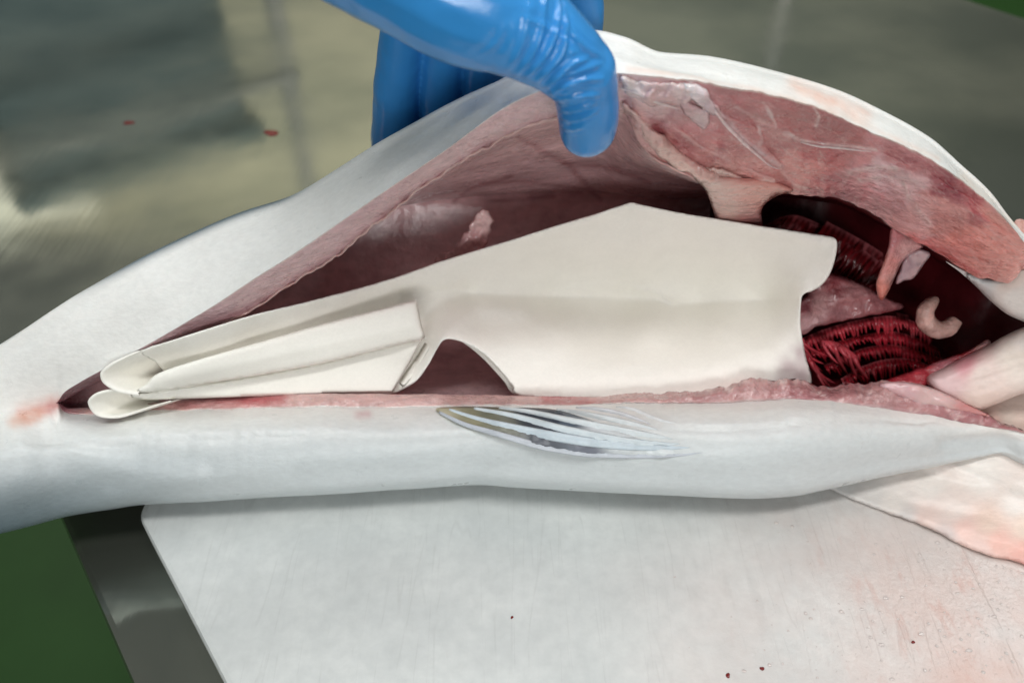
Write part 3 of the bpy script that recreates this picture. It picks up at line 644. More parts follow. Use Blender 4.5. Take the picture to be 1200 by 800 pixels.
# wall between belly and gills
patch('septum', [(812, 205, .272), (826, 222, .278), (834, 242, .292), (840, 262, .306), (846, 290, .316), (860, 330, .322), (900, 335, .322), (898, 300, .316), (894, 265, .306), (892, 248, .294), (898, 238, .286), (912, 229, .282), (930, 224, .277), (905, 212, .274), (860, 208, .271)],
      M['flesh'], fish, thick=.007, edge=10, step=3.5, relief=.0008, rsc=110, interior=[(865, 240, .288)],
      colctl=[(820, 215, (206, 168, 160)), (850, 250, (206, 160, 152)), (885, 235, (214, 140, 130)), (880, 255, (190, 130, 128)), (870, 300, (180, 120, 118)), (895, 228, (210, 150, 140))])
# loose inner folds in the belly roof
patch('peritoneum_fold', [(512, 306, 0.314), (530, 288, 0.314), (548, 268, 0.314), (562, 246, 0.316), (572, 246, 0.317), (576, 262, 0.317), (570, 285, 0.314), (560, 305, 0.311), (545, 320, 0.309)], M['lining'], fish, thick=.0016, edge=5, step=2.2, relief=.0022, rsc=190, wob=5,
      colctl=[(520, 300, (206, 168, 168)), (566, 255, (226, 194, 192)), (560, 290, (196, 152, 154))])

# pieces of the head
patch('gill_cover_edge', [(1108, 306, .272), (1140, 322, .270), (1176, 326, .267), (1196, 306, .263), (1225, 300, .262), (1300, 380, .258), (1260, 400, .262), (1222, 386, .264), (1200, 377, .266), (1180, 368, .268), (1160, 352, .270), (1142, 334, .272), (1124, 318, .273)],
      M['skin'], fish, thick=.009, edge=14, step=4, relief=.0004, rsc=80, colctl=[(1150, 335, (214, 214, 214)), (1190, 350, (232, 230, 226)), (1250, 360, (228, 228, 226)), (1180, 328, (222, 206, 198))])
patch('throat_skin', [(1086, 442, .262), (1105, 431, .264), (1126, 420, .266), (1154, 407, .267), (1178, 393, .267), (1200, 383, .266), (1260, 360, .262), (1310, 420, .252), (1260, 448, .250), (1200, 461, .2505), (1166, 474, .2495), (1144, 480, .2500), (1118, 470, .2530), (1092, 456, .257)],
      M['skin'], fish, thick=.012, edge=22, step=4, relief=.0005, rsc=70, dfun=lambda u, v: -.0010*gauss(polydist(u, v, [(1110, 452), (1150, 436), (1210, 418)]), 7),
      colctl=[(1110, 445, (226, 196, 196)), (1130, 425, (214, 150, 158)), (1150, 440, (232, 216, 208)), (1190, 420, (234, 224, 214)), (1200, 395, (232, 224, 218)), (1150, 470, (228, 206, 196)), (1240, 410, (234, 226, 218))])
patch('throat_base', [(1120, 462, .264), (1160, 462, .266), (1200, 452, .268), (1280, 440, .268), (1310, 510, .256), (1260, 524, .250), (1200, 516, .2485), (1160, 505, .2495), (1130, 488, .254)], M['skin'], fish, thick=.006, edge=14, step=4, relief=.0007, rsc=80,
      colctl=[(1150, 480, (222, 190, 178)), (1180, 490, (232, 214, 202)), (1240, 480, (232, 220, 208)), (1170, 500, (226, 176, 166))])
patch('red_gill_membrane', [(1024, 452, .262), (1040, 444, .264), (1064, 436, .267), (1090, 426, .270), (1120, 416, .272), (1142, 406, .273), (1156, 398, .274), (1160, 404, .272), (1140, 416, .270), (1112, 430, .267), (1096, 446, .262), (1070, 456, .258)],
      M['flesh'], fish, thick=.003, edge=6, step=3, relief=.0008, rsc=200, wob=1.6, colctl=[(1040, 446, (170, 50, 62)), (1080, 436, (186, 60, 72)), (1110, 432, (206, 130, 140)), (1130, 412, (176, 60, 70)), (1150, 402, (220, 170, 170))])
patch('pink_lip_membrane', [(1030, 452, .2545), (1050, 447, .2545), (1078, 450, .2535), (1106, 460, .251), (1136, 474, .249), (1160, 488, .2465), (1120, 482, .2475), (1070, 472, .2495)], M['membrane'], fish, thick=.003, edge=9, step=3, relief=.0008, rsc=160,
      colctl=[(1050, 455, (222, 182, 186)), (1100, 465, (226, 192, 190)), (1140, 480, (214, 150, 148))])
patch('hanging_flap', [(1046, 264, .277), (1041, 288, .275), (1034, 310, .274), (1027, 330, .273), (1028, 344, .273), (1031, 351, .273), (1036, 350, .273), (1043, 338, .274), (1050, 322, .275), (1058, 306, .276), (1072, 294, .277), (1082, 288, .278), (1066, 272, .279)], M['flesh'], fish,
      thick=.0055, edge=9, step=2.5, relief=.0007, rsc=180, colctl=[(1048, 280, (192, 110, 116)), (1040, 310, (206, 132, 128)), (1060, 290, (214, 160, 160)), (1031, 340, (220, 132, 118)), (1048, 325, (206, 150, 146))])
patch('hanging_flap_skin', [(1060, 302, .278), (1053, 318, .277), (1050, 333, .276), (1060, 329, .276), (1069, 327, .276), (1078, 317, .277), (1089, 300, .278), (1087, 295, .278), (1074, 292, .279)], M['membrane'], fish,
      thick=.002, edge=5, step=2.5, relief=.0008, rsc=240, wob=1.2, colctl=[(1062, 315, (186, 156, 164)), (1080, 303, (206, 176, 180)), (1070, 322, (200, 168, 172))])
patch('pink_gill_tissue', [(970, 320, .300), (990, 325, .300), (1014, 334, .299), (1037, 348, .298), (1060, 359, .297), (1038, 366, .294), (996, 374, .290), (960, 382, .285), (936, 392, .281), (930, 365, .284), (945, 343, .292), (958, 330, .297)], M['flesh'], fish,
      thick=.005, edge=8, step=3, relief=.0016, rsc=170, wob=1.6, stretch=(.6, 1, 1.4), colctl=[(980, 332, (150, 76, 82)), (1000, 345, (190, 130, 132)), (960, 360, (196, 150, 150)), (1030, 355, (176, 110, 114)), (980, 372, (172, 116, 120)), (945, 358, (110, 50, 58)), (950, 380, (196, 156, 158))])
# pale curled organ
pth = crom([P(1097, 351, .286), P(1089, 357, .283), P(1084, 367, .281), P(1087, 379, .280), P(1098, 386, .279), P(1111, 384, .280), P(1121, 374, .282)], 6)
V, Fc = tube(pth, np.interp(np.linspace(0, 1, len(pth)), [0, .12, .5, .88, 1], [.0016, .0030, .0042, .0037, .0024]), 14)
X = np.array(V); cc = np.tile(srgb(214, 172, 162), (len(V), 1)); cc *= (1 + .25*fb(X, 220, 3))[:, None]; V = X + (X - X.mean(0))*(.06*fb(X, 260, 3))[:, None]
part(link('curled_organ', recalc(mesh('curled_organ', V, Fc, cc)), M['flesh']), fish)
# gills: arches with combs of filaments
def arch(spine, length, direc, ncount, col, wpx=2.6, curve=.25, seed=0):
    r = np.random.default_rng(seed); sp_ = resample(spine, 2.0); W = P(sp_[:, 0], sp_[:, 1], sp_[:, 2])
    Vs, Fs = [], []; 
    def add(V, Fc):
        off = sum(len(a) for a in Vs); Vs.append(V); Fs.extend([tuple(i + off for i in f) for f in Fc])
    add(*tube(W, np.full(len(W), .0016), 8))
    idx = np.linspace(1, len(W)-2, ncount)
    for k, i in enumerate(idx):
        q = sp_[int(i)]; cl = mnoise.noise(Vector((k*.33, seed*3.7, 0))); ln = length*(.55 + .8*r.random())*(1 + .5*cl); a = math.radians(direc + r.normal(0, 10) + 34*cl + 26*(k/ncount - .5)); du_, dv_ = math.cos(a), math.sin(a)
        cv = curve*ln; ts = np.linspace(0, 1, 6); jy = r.normal(0, .0022) - .004*cl
        up = q[0] + du_*ln*ts - dv_*cv*(ts*(1-ts))*2; vp = q[1] + dv_*ln*ts + du_*cv*(ts*(1-ts))*2
        yy = q[2] - .001 - .004*ts + .003*ts*ts + jy*ts
        add(*tube(P(up, vp, yy), np.interp(ts, [0, .7, 1], [1, .85, .3])*wpx*(.00012 + .0001*r.random()), 5, True, 1.5))
    V = np.vstack(Vs); c = np.tile(srgb(*col), (len(V), 1)); c *= (1 + .35*fb(V, 260, 2))[:, None]; pale = np.clip(fb(V + .3, 150, 2)*1.2-.25, 0, .5)[:, None]; c = c*(1-pale) + srgb(196, 110, 116)*pale
    part(link('gill_arch', recalc(mesh('gill_arch', V, Fs, c)), M['gill']), fish)
def leaf(spine, length, direc, col, pitch=4.2, seed=0, amp=.0010, curl=.006, fan=30):
    r = np.random.default_rng(seed); sp_ = resample(spine, pitch/5.0); n = len(sp_); m = 12; V = np.zeros((n, m, 3)); cc = np.zeros((n, m, 3))
    fil = (np.arange(n)//5).astype(int); nf = fil.max()+1; jl = .70 + .5*r.random(nf); jy = r.normal(0, .0009, nf); ja = r.normal(0, 6, nf); jc = .75 + .5*r.random(nf)
    cl = np.array([mnoise.noise(Vector((k*.21, seed*2.3, 0))) for k in range(nf)]); ts = np.linspace(0, 1, m)
    for i in range(n):
        f = fil[i]; ph = (i % 5)/4.0; ridge = math.sin(math.pi*ph)
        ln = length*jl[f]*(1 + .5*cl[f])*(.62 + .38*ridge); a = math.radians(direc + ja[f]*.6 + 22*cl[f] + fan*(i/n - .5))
        bend = .35*ln*ts*ts
        up = sp_[i, 0] + math.cos(a)*ln*ts - math.sin(a)*bend*.5; vp = sp_[i, 1] + math.sin(a)*ln*ts + bend*.35
        yy = sp_[i, 2] - curl*np.sin(ts*2.0)*.8 - amp*ridge*np.clip(ts*4, .15, 1) + jy[f]*ts
        V[i] = P(up, vp, yy); cc[i] = srgb(*col)*jc[f]*(.72 + .5*ridge)  # painted shade: ridges lightened, valleys between filaments darkened
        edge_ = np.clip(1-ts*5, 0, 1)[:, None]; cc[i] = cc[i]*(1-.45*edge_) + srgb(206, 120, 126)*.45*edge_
    X = V.reshape(-1, 3); c = cc.reshape(-1, 3); pale = np.clip(fb(X, 180, 2)*1.1-.35, 0, .4)[:, None]; c = c*(1-pale) + srgb(206, 120, 126)*pale
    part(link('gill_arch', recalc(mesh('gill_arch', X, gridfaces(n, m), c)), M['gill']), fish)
G1 = (168, 40, 54); G2 = (140, 28, 40); G3 = (96, 16, 22)
for k in range(5):
    o = k*22
    leaf([(890 + o*.9, 268 - o*.1, .338), (925 + o, 252 + o*.35, .340), (960 + o, 262 + o*.5, .340), (1000 + o, 284 + o*.6, .338), (1030 + o, 306 + o*.62, .334)], 44, 125, G3, 6.5, 20 + k, .0014, .008, 10)
leaf([(1070, 326, .328), (1100, 334, .328), (1130, 348, .322), (1165, 370, .314)], 34, 105, (80, 12, 18), 5.5, 30, .0012)
leaf([(1050, 366, .312), (1085, 374, .312), (1120, 384, .308), (1160, 392, .300)], 36, 80, (112, 20, 28), 5.0, 31)
leaf([(1040, 380, .306), (1075, 384, .306), (1105, 392, .304), (1140, 398, .298), (1165, 396, .294)], 20, 72, G2, 4.6, 7)
leaf([(936, 398, .290), (965, 386, .294), (1000, 376, .297), (1040, 370, .300), (1070, 376, .300), (1092, 390, .298)], 18, 64, (186, 58, 70), 4.6, 1, .0011, .005)
leaf([(948, 412, .288), (975, 402, .291), (1008, 393, .294), (1044, 388, .297), (1076, 396, .297), (1100, 408, .295)], 17, 62, G1, 4.6, 2)
leaf([(965, 428, .284), (990, 416, .288), (1018, 406, .291), (1050, 404, .293), (1080, 412, .292), (1104, 420, .290)], 18, 64, G1, 4.6, 3)
leaf([(985, 444, .279), (1008, 430, .283), (1036, 421, .286), (1064, 420, .288), (1088, 427, .287)], 20, 66, G2, 4.6, 4)
arch([(938, 398, .280), (944, 412, .279), (952, 428, .277), (962, 444, .274)], 32, 58, 12, (172, 52, 64), 5.0, .12, 5)
arch([(962, 402, .282), (978, 404, .282), (992, 412, .281), (1002, 420, .280)], 32, 52, 7, (182, 68, 78), 5.0, .12, 6)

# pelvic fin lying against the lower flank
fz = lambda a, b: (500 + a/3.43, 450 + b/3.43)
FO = [fz(*q) for q in ((40, 96), (60, 120), (140, 160), (250, 198), (380, 240), (520, 272), (680, 292), (860, 297), (1020, 292), (1140, 272), (1120, 262), (1000, 250), (900, 225), (800, 190), (680, 150), (560, 112), (470, 97), (300, 92), (150, 90))]
fin = patch('pelvic_fin', [(a_, b_, y_ + .0016*smooth01((a_-640)/130)*1.7) for a_, b_, y_ in onto(FO, bvB, .0016)], M['fin'], fish, thick=.0016, edge=5, step=3.0, relief=.0003, rsc=300,
            interior=onto([fz(300, 150), fz(500, 190), fz(640, 222)], bvB, .0020) + onto([fz(820, 250), fz(950, 275)], bvB, .0002),
            colctl=[(505 + 12, 480, (190, 186, 160)), (555, 492, (150, 148, 122)), (590, 505, (128, 130, 118)), (620, 484, (44, 54, 66)), (650, 488, (40, 50, 64)), (640, 515, (96, 100, 108)), (690, 528, (118, 122, 134)), (665, 495, (90, 104, 118)), (720, 510, (206, 212, 214)), (760, 522, (208, 214, 216)), (800, 530, (206, 212, 214)), (570, 482, (120, 122, 104)), (700, 500, (206, 212, 216)), (830, 530, (214, 218, 220))])
bvF = bvh_of([fin, body])
for pts, wd, col in (([(50, 112), (150, 160), (250, 190), (360, 222), (450, 248), (560, 268), (650, 280), (780, 286), (900, 288), (1020, 284), (1110, 274)], 5.5, (172, 182, 196)),
                     ([(90, 104), (170, 132), (250, 155), (330, 173), (400, 188), (480, 204), (550, 216), (650, 232), (750, 244), (850, 252), (950, 256), (1060, 254)], 8.0, (182, 206, 220)),
                     ([(190, 100), (300, 122), (400, 146), (470, 166), (540, 184), (620, 200), (720, 218), (820, 232), (930, 240), (1020, 240)], 8.5, (196, 216, 226)),
                     ([(290, 98), (380, 110), (450, 124), (520, 140), (600, 156), (700, 174), (800, 190), (900, 206), (990, 220)], 8.0, (206, 220, 226)),
                     ([(520, 104), (600, 118), (680, 134), (760, 150), (840, 166), (930, 184)], 7.5, (206, 216, 220)),
                     ([(600, 96), (680, 104), (760, 118), (830, 138), (900, 160)], 6.0, (204, 208, 214)), ([(760, 92), (830, 104), (890, 130), (950, 150), (1010, 158)], 5.0, (222, 226, 228))):
    strand('fin_ray', [fz(*q) for q in pts], wd*1.75, M['skin'], bvF, tuple(int(.55*q + .45*214) + 4 for q in col), .00002, fin, .26)

# flap of the throat lying on the board
patch('throat_flap', [(930, 560, .0015), (975, 574, .0015), (1010, 589, .0015), (1050, 604, .0015), (1088, 618, .0015), (1130, 640, .0015), (1165, 652, .0015), (1200, 661, .0015), (1270, 690, .0015), (1330, 640, .004), (1300, 540, .012), (1200, 500, .018), (1100, 505, .016), (1000, 530, .006)], M['skin'], fish,
      thick=.0014, edge=10, step=4, relief=.0009, rsc=60, stretch=(.5, 1, 1), zplane=True, wob=1.0, interior=[(1100, 575, .005), (1160, 600, .006), (1200, 560, .011), (1160, 640, .003)],
      dfun=lambda u, v: .0008*gauss(polydist(u, v, [(1085, 610), (1140, 622), (1220, 650)]), 7) - .0009*gauss(polydist(u, v, [(1060, 545), (1120, 565), (1220, 575)]), 9) + .0011*gauss(polydist(u, v, [(1110, 545), (1170, 570), (1230, 600)]), 8) - .0006*gauss(polydist(u, v, [(1070, 590), (1150, 605), (1240, 630)]), 5),
      colctl=[(980, 570, (200, 199, 197)), (1020, 580, (210, 205, 201)), (1050, 590, (222, 214, 208)), (1090, 570, (232, 224, 218)), (1150, 560, (238, 232, 226)), (1190, 590, (240, 233, 227)), (1120, 595, (232, 219, 212)), (1085, 607, (230, 208, 200)), (1130, 621, (236, 202, 192)), (1170, 634, (238, 194, 182)), (1200, 646, (236, 186, 174)), (1160, 612, (234, 210, 196)), (1200, 618, (238, 218, 204)), (1250, 660, (236, 194, 182)), (1110, 628, (210, 196, 192)), (1150, 646, (228, 200, 192)), (1200, 660, (222, 170, 160)), (1060, 606, (206, 200, 197))])
# glints of water on the board
def droplets():
    r = np.random.default_rng(9); V = []; Fc = []
    for i in range(300):
        for _ in range(20):
            u = 760 + 470*r.random()**.7; v = 600 + 200*r.random()
            if v > 628 + (u-1090)*.40 and r.random() < ((u-700)/500)**2: break
        else: continue
        c0 = PZ(u, v, 0); rad = .00018 + .0006*r.random()**5; n = 8; off = len(V); h = rad*.38
        for fr_, zz in ((1, .0), (.8, .6), (.4, .92)):
            for k in range(n): V.append((c0[0] + rad*fr_*math.cos(k*.785)*(1 + .3*(i % 3)), c0[1] + rad*fr_*math.sin(k*.785), .0001 + h*zz))
        V.append((c0[0], c0[1], .0001 + h)); Fc += gridfaces(3, n, off, True) + [(off + 2*n + k, off + 2*n + (k+1) % n, off + 3*n) for k in range(n)]
    wm = mk('clear_water', srgb(206, 196, 192), rough=.04, spec=.8, sss=.0)
    link('water_droplets', recalc(mesh('water_droplets', V, Fc)), wm, label='fine water droplets glinting on the pink stained side of the board', cat='water', kind='stuff')
droplets()

# ------------------------------------------------------------------ folded paper in the cavity
paper = empty('folded_paper', (.03, .26, .02), 'sheet of white waxed paper folded and tucked into the belly of the fish', 'paper')
def cusp(x, s_): return np.exp(-np.abs(x)/s_)
def crease(u, v):
    d = .0016*cusp(polydist(u, v, [(742, 230), (748, 262), (760, 300)]), 10)
    d += -.0030*cusp(polydist(u, v, [(470, 345), (530, 340), (600, 346), (700, 348), (765, 351), (790, 357), (860, 352), (945, 350)]), 13)*smooth01((960-u)/40)
    d += .0026*gauss(polydist(u, v, [(520, 402), (534, 378), (560, 362), (610, 362)]), 12) - .0034*gauss(polydist(u, v, [(496, 372), (516, 352), (548, 342)]), 12)
    d += .0015*cusp(polydist(u, v, [(745, 340), (768, 343), (788, 356)]), 3) - .0006*cusp(polydist(u, v, [(750, 346), (775, 353)]), 2.5) + .0005*cusp(polydist(u, v, [(660, 340), (720, 334), (762, 337)]), 4)
    d += np.array([.00035*mnoise.fractal(Vector((a/26., b/20., 7.)), .9, 2., 3) for a, b in zip(u, v)])
    d += .0008*gauss(polydist(u, v, [(400, 350), (520, 314), (640, 276)]), 7) + .0012*gauss(polydist(u, v, [(650, 272), (736, 244), (800, 256), (960, 284)]), 7)
    d += .0012*gauss(polydist(u, v, [(600, 452), (700, 438), (860, 436)]), 20) - .0006*gauss(polydist(u, v, [(640, 392), (760, 402), (900, 388)]), 14)
    return d
MO = [(166, 411.5, .2458), (205, 397.5, .2468), (250, 383, .2505), (300, 368, .2575), (350, 356, .266), (400, 343, .275), (460, 326, .285), (520, 305, .292), (600, 281, .298), (650, 265, .298), (700, 250, .298), (732, 239.5, .297), (742, 237.5, .297), (756, 241, .297), (800, 250, .296), (850, 258, .297), (900, 266, .294), (940, 272, .290), (970, 276.5, .286),
      (979, 280, .284), (981, 288, .283), (979, 302, .2825), (973, 320, .283), (964, 333, .283), (952, 341, .283), (943, 344, .282), (939, 352, .281), (938, 380, .277), (943, 412, .272), (951, 450, .266), (930, 458, .262), (900, 462, .2595), (850, 468, .2575), (800, 468, .2565), (745, 467, .2555), (690, 466, .2555), (612, 464, .2560),
      (600, 451, .258), (585, 433, .261), (565, 413, .264), (545, 402, .266), (529, 397.5, .267), (519, 399, .267), (511, 411, .266), (501, 429, .264), (488, 446, .2615), (470, 457, .259), (455, 461, .257), (400, 463, .255), (300, 464, .252), (215, 463, .2505), (205, 450, .2540), (184, 426, .2510)]
MI = [(300, 400, .262), (300, 440, .256), (400, 390, .275), (400, 440, .262), (490, 370, .284), (480, 420, .272), (560, 365, .290), (650, 345, .314), (600, 320, .306), (740, 300, .310), (740, 350, .319), (820, 350, .317), (850, 300, .307), (900, 352, .304), (940, 310, .291), (650, 385, .287), (600, 392, .279), (760, 385, .293), (850, 385, .291), (760, 425, .271), (680, 425, .270), (850, 425, .270), (900, 420, .270), (550, 385, .276), (680, 290, .306)]
MP = mk('waxed_paper_sheet', attr=True, rough=.6, spec=.3, var=.025, vsc=70, bump=.3, bsc=1100, bdist_=.0002, bump2=.16, b2sc=45, var2=.03, v2sc=900)
pw = (252, 250, 243)
wetc = [(u, v, pw) for u in range(150, 1000, 30) for v in range(240, 470, 22)] + [(925, 430, (206, 190, 190)), (935, 415, (200, 180, 182)), (940, 440, (206, 188, 188)), (918, 445, (214, 204, 202))]
wetc = [q for q in wetc if not (q[2] == pw and 905 < q[0] < 960 and q[1] > 405 + (950-q[0])*.6)] + [(900, 425, pw), (915, 405, pw), (862, 430, pw), (822, 440, pw), (845, 410, pw)]
def blank(*a): return None
patch('main_sheet', MO, MP, paper, interior=MI, thick=.0006, edge=2, step=2.4, relief=.0004, rsc=22, dfun=crease, colctl=wetc, wob=.25)
# second ply showing along the arch
patch('under_sheet', [(462, 459, .2580), (480, 446, .2620), (500, 414, .2680), (516, 394.5, .2705), (532, 396, .2705), (548, 405, .269), (568, 422, .2665), (590, 446, .262), (604, 462, .2585), (650, 466, .2575), (690, 467, .2575), (655, 452, .2640), (610, 424, .2720), (572, 396, .2770), (535, 384, .2770), (508, 388, .2760), (488, 418, .2700), (468, 446, .2630)],
      M['paper'], paper, thick=.0006, edge=2, step=4, interior=[(494, 440, .2635)])
patch('folded_strip', [(160, 459, .2395), (172, 449, .2405), (186, 437, .2420), (230, 422, .2455), (300, 402, .2530), (380, 379, .2620), (450, 361, .2690), (486, 351.5, .2725), (488, 353, .2725), (491, 365, .2700), (494, 380, .2675), (498, 395, .2650), (496, 397, .2648), (450, 408, .2615), (380, 425, .2560), (300, 440, .2505), (230, 451, .2455), (190, 458, .2415)],
      M['paper'], paper, thick=.0034, edge=16, step=3.5, relief=.0003, rsc=30, dfun=lambda u, v: .0005*gauss(polydist(u, v, [(200, 445), (330, 415), (496, 378)]), 6), smoothline=True)
patch('lower_fold', [(150, 462, .2400), (190, 457, 0.2437), (230, 452, 0.2481), (300, 440, 0.2545), (380, 424, 0.2607), (450, 406, 0.2664), (494, 396, 0.2699), (490, 405, .2665), (478, 429, .2635), (460, 459, .2560), (455, 460, .2555), (400, 461, .2540), (300, 464, .2505), (220, 467, .2465), (170, 468, .2420)],
      M['paper'], paper, thick=.0012, edge=3, step=3.5, relief=.0003, rsc=30)
def pocket(name, rim, inner, th=.0015):
    rim = np.array(rim, float); inner = np.array(inner, float)
    a = crom(rim, 8); b = crom(inner, 8); n = len(a); rowsP = []
    A = P(a[:, 0], a[:, 1], a[:, 2]); Bq = P(b[:, 0], b[:, 1], b[:, 2]); ctr = A.mean(0)
    V = []; m = 10
    out = (A-ctr); out /= np.linalg.norm(out, axis=1, keepdims=True)
    for i in range(n):
        col_in = [A[i]*(1-t) + Bq[i]*t for t in np.linspace(0, 1, m)]
        col_out = [q + out[i]*th for q in col_in]
        V += [col_out[k] for k in range(m-1, -1, -1)] + [A[i] + out[i]*th*.5 - np.array([0, th*.5, 0])] + col_in
    me = recalc(mesh(name, V, gridfaces(n, 2*m+1))); return part(link(name, me, M['paper']), paper)
pocket('fold_end', [(170, 411, .2475), (157, 415, .2455), (138, 425, .2430), (125, 434, .2415), (122, 439, .2408), (125, 447, .2400), (138, 455, .2393), (150, 458, .2390), (162, 460, .2390)],
       [(215, 403, .2485), (206, 411, .2505), (200, 419, .2535), (195, 426, .2570), (192, 432, .2590), (190, 437, .2580), (190, 442, .2540), (192, 446, .250), (196, 450, .246)])
pocket('lower_fold_end', [(160, 460, .2400), (135, 459, .2395), (118, 462, .2385), (109, 468, .2375), (108, 474, .2370), (113, 482, .2365), (122, 486, .2362), (138, 486, .2366), (155, 482, .2380), (178, 475, .2405), (200, 469, .2430)],
       [(212, 462, .2560), (204, 462, .2560), (196, 463, .2560), (190, 465, .2560), (186, 467, .2555), (186, 469, .2550), (188, 470, .2540), (192, 470, .2530), (198, 470, .2510), (204, 469, .2490), (210, 468, .2475)])

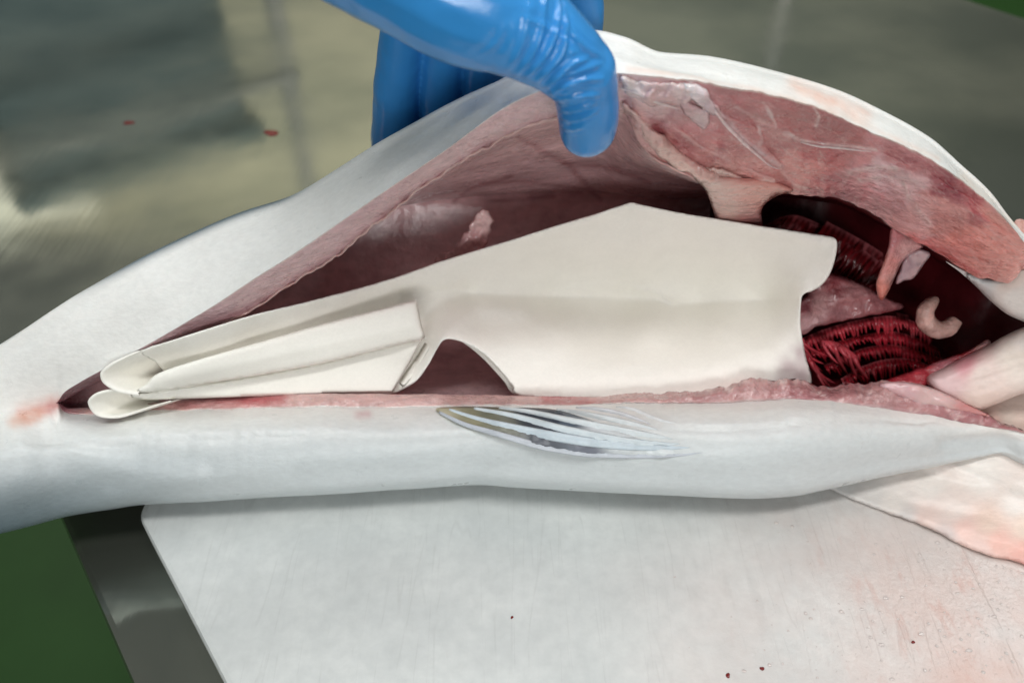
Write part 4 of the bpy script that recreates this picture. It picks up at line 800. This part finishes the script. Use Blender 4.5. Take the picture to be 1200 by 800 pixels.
# ------------------------------------------------------------------ gloved hand
def build_hand():
    Vs, Fs = [], []
    def chain(pts, rp, n=10, seg=18):
        q = crom([P(a, b, y) for a, b, y in pts], n); s = np.linspace(0, 1, len(q)); r = np.interp(s, np.linspace(0, 1, len(rp)), rp)
        # px radius to metres by distance
        d = q - np.array([0, 0, CAMZ]); dep = d[:, 1]*cp - d[:, 2]*sp; R = r*dep/F
        # rounded ends
        V, Fc = tube(q, R, seg, True); off = sum(len(a) for a in Vs); Vs.append(V); Fs.extend([tuple(i + off for i in f) for f in Fc])
        for e in (0, -1):
            bm = bmesh.new(); bmesh.ops.create_uvsphere(bm, u_segments=18, v_segments=12, radius=R[e])
            off = sum(len(a) for a in Vs); Vs.append(np.array([np.array(v.co) + q[e] for v in bm.verts])); Fs.extend([tuple(v.index + off for v in f.verts) for f in bm.faces]); bm.free()
    # thumb: metacarpal, proximal and distal joints
    chain([(380, -110, .252), (470, -60, .246), (545, -6, .240), (600, 22, .2375)], [100, 96, 82, 66])
    chain([(590, 18, .2375), (628, 42, .2365), (655, 62, .2365), (678, 86, .2375)], [66, 57, 50, 43])
    chain([(679, 84, .2375), (686, 110, .240), (689, 132, .243), (689, 150, .2465)], [43.5, 38.5, 37, 34])
    # palm arched over the lifted flap
    chain([(400, -130, .275), (500, -90, .285), (600, -70, .290), (660, -55, .292)], [90, 80, 70, 52])
    chain([(460, -60, .290), (540, -45, .298), (640, -40, .298)], [55, 52, 48])
    # fingers behind the flap
    chain([(500, -40, .312), (478, 10, .326), (468, 70, .338), (464, 120, .350), (462, 165, .362), (462, 190, .372)], [30, 27, 27, 27.5, 27, 23])
    chain([(545, -40, .314), (525, 15, .328), (519, 75, .340), (518, 120, .350), (520, 160, .362), (522, 180, .370)], [30, 27, 26.3, 27, 26.5, 23])
    chain([(600, -40, .312), (578, 20, .324), (569, 70, .335), (568, 110, .346), (570, 140, .356)], [30, 27, 26.5, 26.5, 23])
    chain([(650, -50, .300), (675, -20, .304), (682, 10, .307), (680, 45, .316), (678, 70, .328)], [32, 29, 27, 25, 22])
    # forearm
    chain([(390, -120, .265), (300, -190, .262), (150, -300, .258), (40, -380, .255)], [105, 108, 116, 122])
    me = bpy.data.meshes.new('tmp_hand'); me.from_pydata([tuple(v) for v in np.vstack(Vs)], [], Fs); me.update()
    o = bpy.data.objects.new('tmp_hand', me); COL.objects.link(o)
    md = o.modifiers.new('r', 'REMESH'); md.mode = 'VOXEL'; md.voxel_size = .00055; md.adaptivity = 0
    sm = o.modifiers.new('s', 'SMOOTH'); sm.iterations = 22; sm.factor = .6
    dg = bpy.context.evaluated_depsgraph_get(); ev = o.evaluated_get(dg); m2 = bpy.data.meshes.new_from_object(ev)
    bpy.data.objects.remove(o); m2.name = 'gloved_hand'; m2.materials.clear()
    N = len(m2.vertices); X = np.zeros(N*3); m2.vertices.foreach_get('co', X); X = X.reshape(-1, 3)
    NR = np.zeros(N*3); m2.vertices.foreach_get('normal', NR); NR = NR.reshape(-1, 3)
    bv = BVHTree.FromPolygons([Vector(x) for x in X], [list(p.vertices) for p in m2.polygons])
    disp = np.zeros(N)
    near = (NR @ VIEW > -.2) & (X[:, 1] < .285)
    # stretch wrinkles of the rubber, laid onto the surface
    W = [([(604, 88), (622, 68), (634, 40), (638, 10), (640, -15)], 1.0), ([(616, 90), (636, 70), (650, 45), (656, 15), (652, -10)], 1.2), ([(628, 96), (646, 80), (660, 62), (664, 35), (662, 10)], 1.1), ([(640, 104), (655, 90), (672, 76), (690, 70)], 1.3), ([(643, 112), (662, 102), (684, 94), (706, 93)], 1.4),
         ([(645, 120), (664, 116), (682, 113), (702, 113)], 1.2), ([(647, 128), (664, 130), (682, 127), (697, 122)], 1.2), ([(650, 136), (668, 141), (686, 138), (700, 131)], 1.0), ([(596, 80), (608, 60), (616, 35), (620, 8)], .6), ([(655, 92), (670, 88), (690, 80), (706, 74)], .8),
         ([(664, 24), (672, 40), (690, 58), (708, 68)], .9), ([(654, 148), (668, 152), (684, 150)], .6), ([(560, 66), (580, 52), (592, 30)], .35), ([(646, 108), (656, 112), (668, 110)], .7), ([(610, 20), (640, 32), (668, 52)], .35)]
    for ln, am in W:
        Q = []
        for a, b in resample(ln, 3.0):
            h = bv.ray_cast(Vector((0, 0, CAMZ)), Vector([float(q) for q in dirs(a, b)]).normalized())
            if h[0] is not None and h[0].y < .285: Q.append(np.array(h[0]))
        if len(Q) < 3: continue
        Q = np.array(Q); lo = Q.min(0)-.006; hi = Q.max(0)+.006
        ids = np.where(near & np.all((X > lo) & (X < hi), axis=1))[0]; d = np.full(len(ids), 1e9); tt = np.zeros(len(ids))
        for k, (a, b) in enumerate(zip(Q[:-1], Q[1:])):
            ab = b-a; t = np.clip(((X[ids]-a) @ ab)/(ab @ ab + 1e-15), 0, 1); dk = np.linalg.norm(X[ids]-a-t[:, None]*ab, axis=1); u_ = dk < d; d[u_] = dk[u_]; tt[u_] = (k + t[u_])/(len(Q)-1)
        env = np.sin(np.pi*np.clip(tt*.92 + .04, 0, 1))**.7
        disp[ids] += am*env*(.00078*np.exp(-(d/.00062)**2) - .00042*np.exp(-((d-.0017)/.0009)**2))
    disp += .00022*fb(X, 110, 2) + .0006*fb(X, 30, 2)
    # nail hint on the thumb pad side and glove slack at the finger sides
    X += NR*disp[:, None]; m2.vertices.foreach_set('co', X.ravel()); m2.update()
    return m2
hm = build_hand()
hand = link('gloved_hand', hm, M['glove'], label='hand in a thin blue rubber glove pinching the upper belly flap', cat='hand')

# ------------------------------------------------------------------ drops and specks
def drop(name, u, v, z, r, h, label, group, seed, el=1.0):
    rr = np.random.default_rng(seed); V = []; n = 14; c0 = PZ(u, v, z)
    ph = rr.random(4)*6.28
    for k, (fr_, zz) in enumerate(((1, 0), (.92, .55), (.6, .9), (.25, 1))):
        for i in range(n):
            a = 2*math.pi*i/n; q = r*fr_*(1 + .18*math.sin(2*a + ph[0]) + .1*math.sin(3*a + ph[1])); V.append((c0[0] + q*el*math.cos(a), c0[1] + q*math.sin(a), z + .0001 + zz*h))
    return link(name, recalc(mesh(name, V, gridfaces(4, n, 0, True) + [tuple(range(n)), tuple(range(3*n, 4*n))])), M['blood'], label=label, cat='blood drop', group=group)
drop('blood_drop', 318, 156, -.015, .0046, .0006, 'larger dark red blood drop on the steel table behind the fish', None, 1, 1.25)
drop('blood_drop', 151, 144, -.015, .0030, .0005, 'smaller blood drop on the steel table inside the dark blue reflection', None, 2, 1.3)
drop('blood_speck', 600, 723, 0, .0006, .0002, 'lone tiny dark speck on the clean grey part of the board', None, 10)
drop('blood_speck', 1070, 752, 0, .0007, .0002, 'tiny red brown speck inside the pink stained part of the board', None, 11)
for i, (a, b, r) in enumerate(((893, 783, .0008), (853, 791, .0009))):
    drop('blood_speck', a, b, 0, r, .0002, 'tiny dark red speck, one of two near the pink stain on the board', 'pair of blood specks', 12 + i)
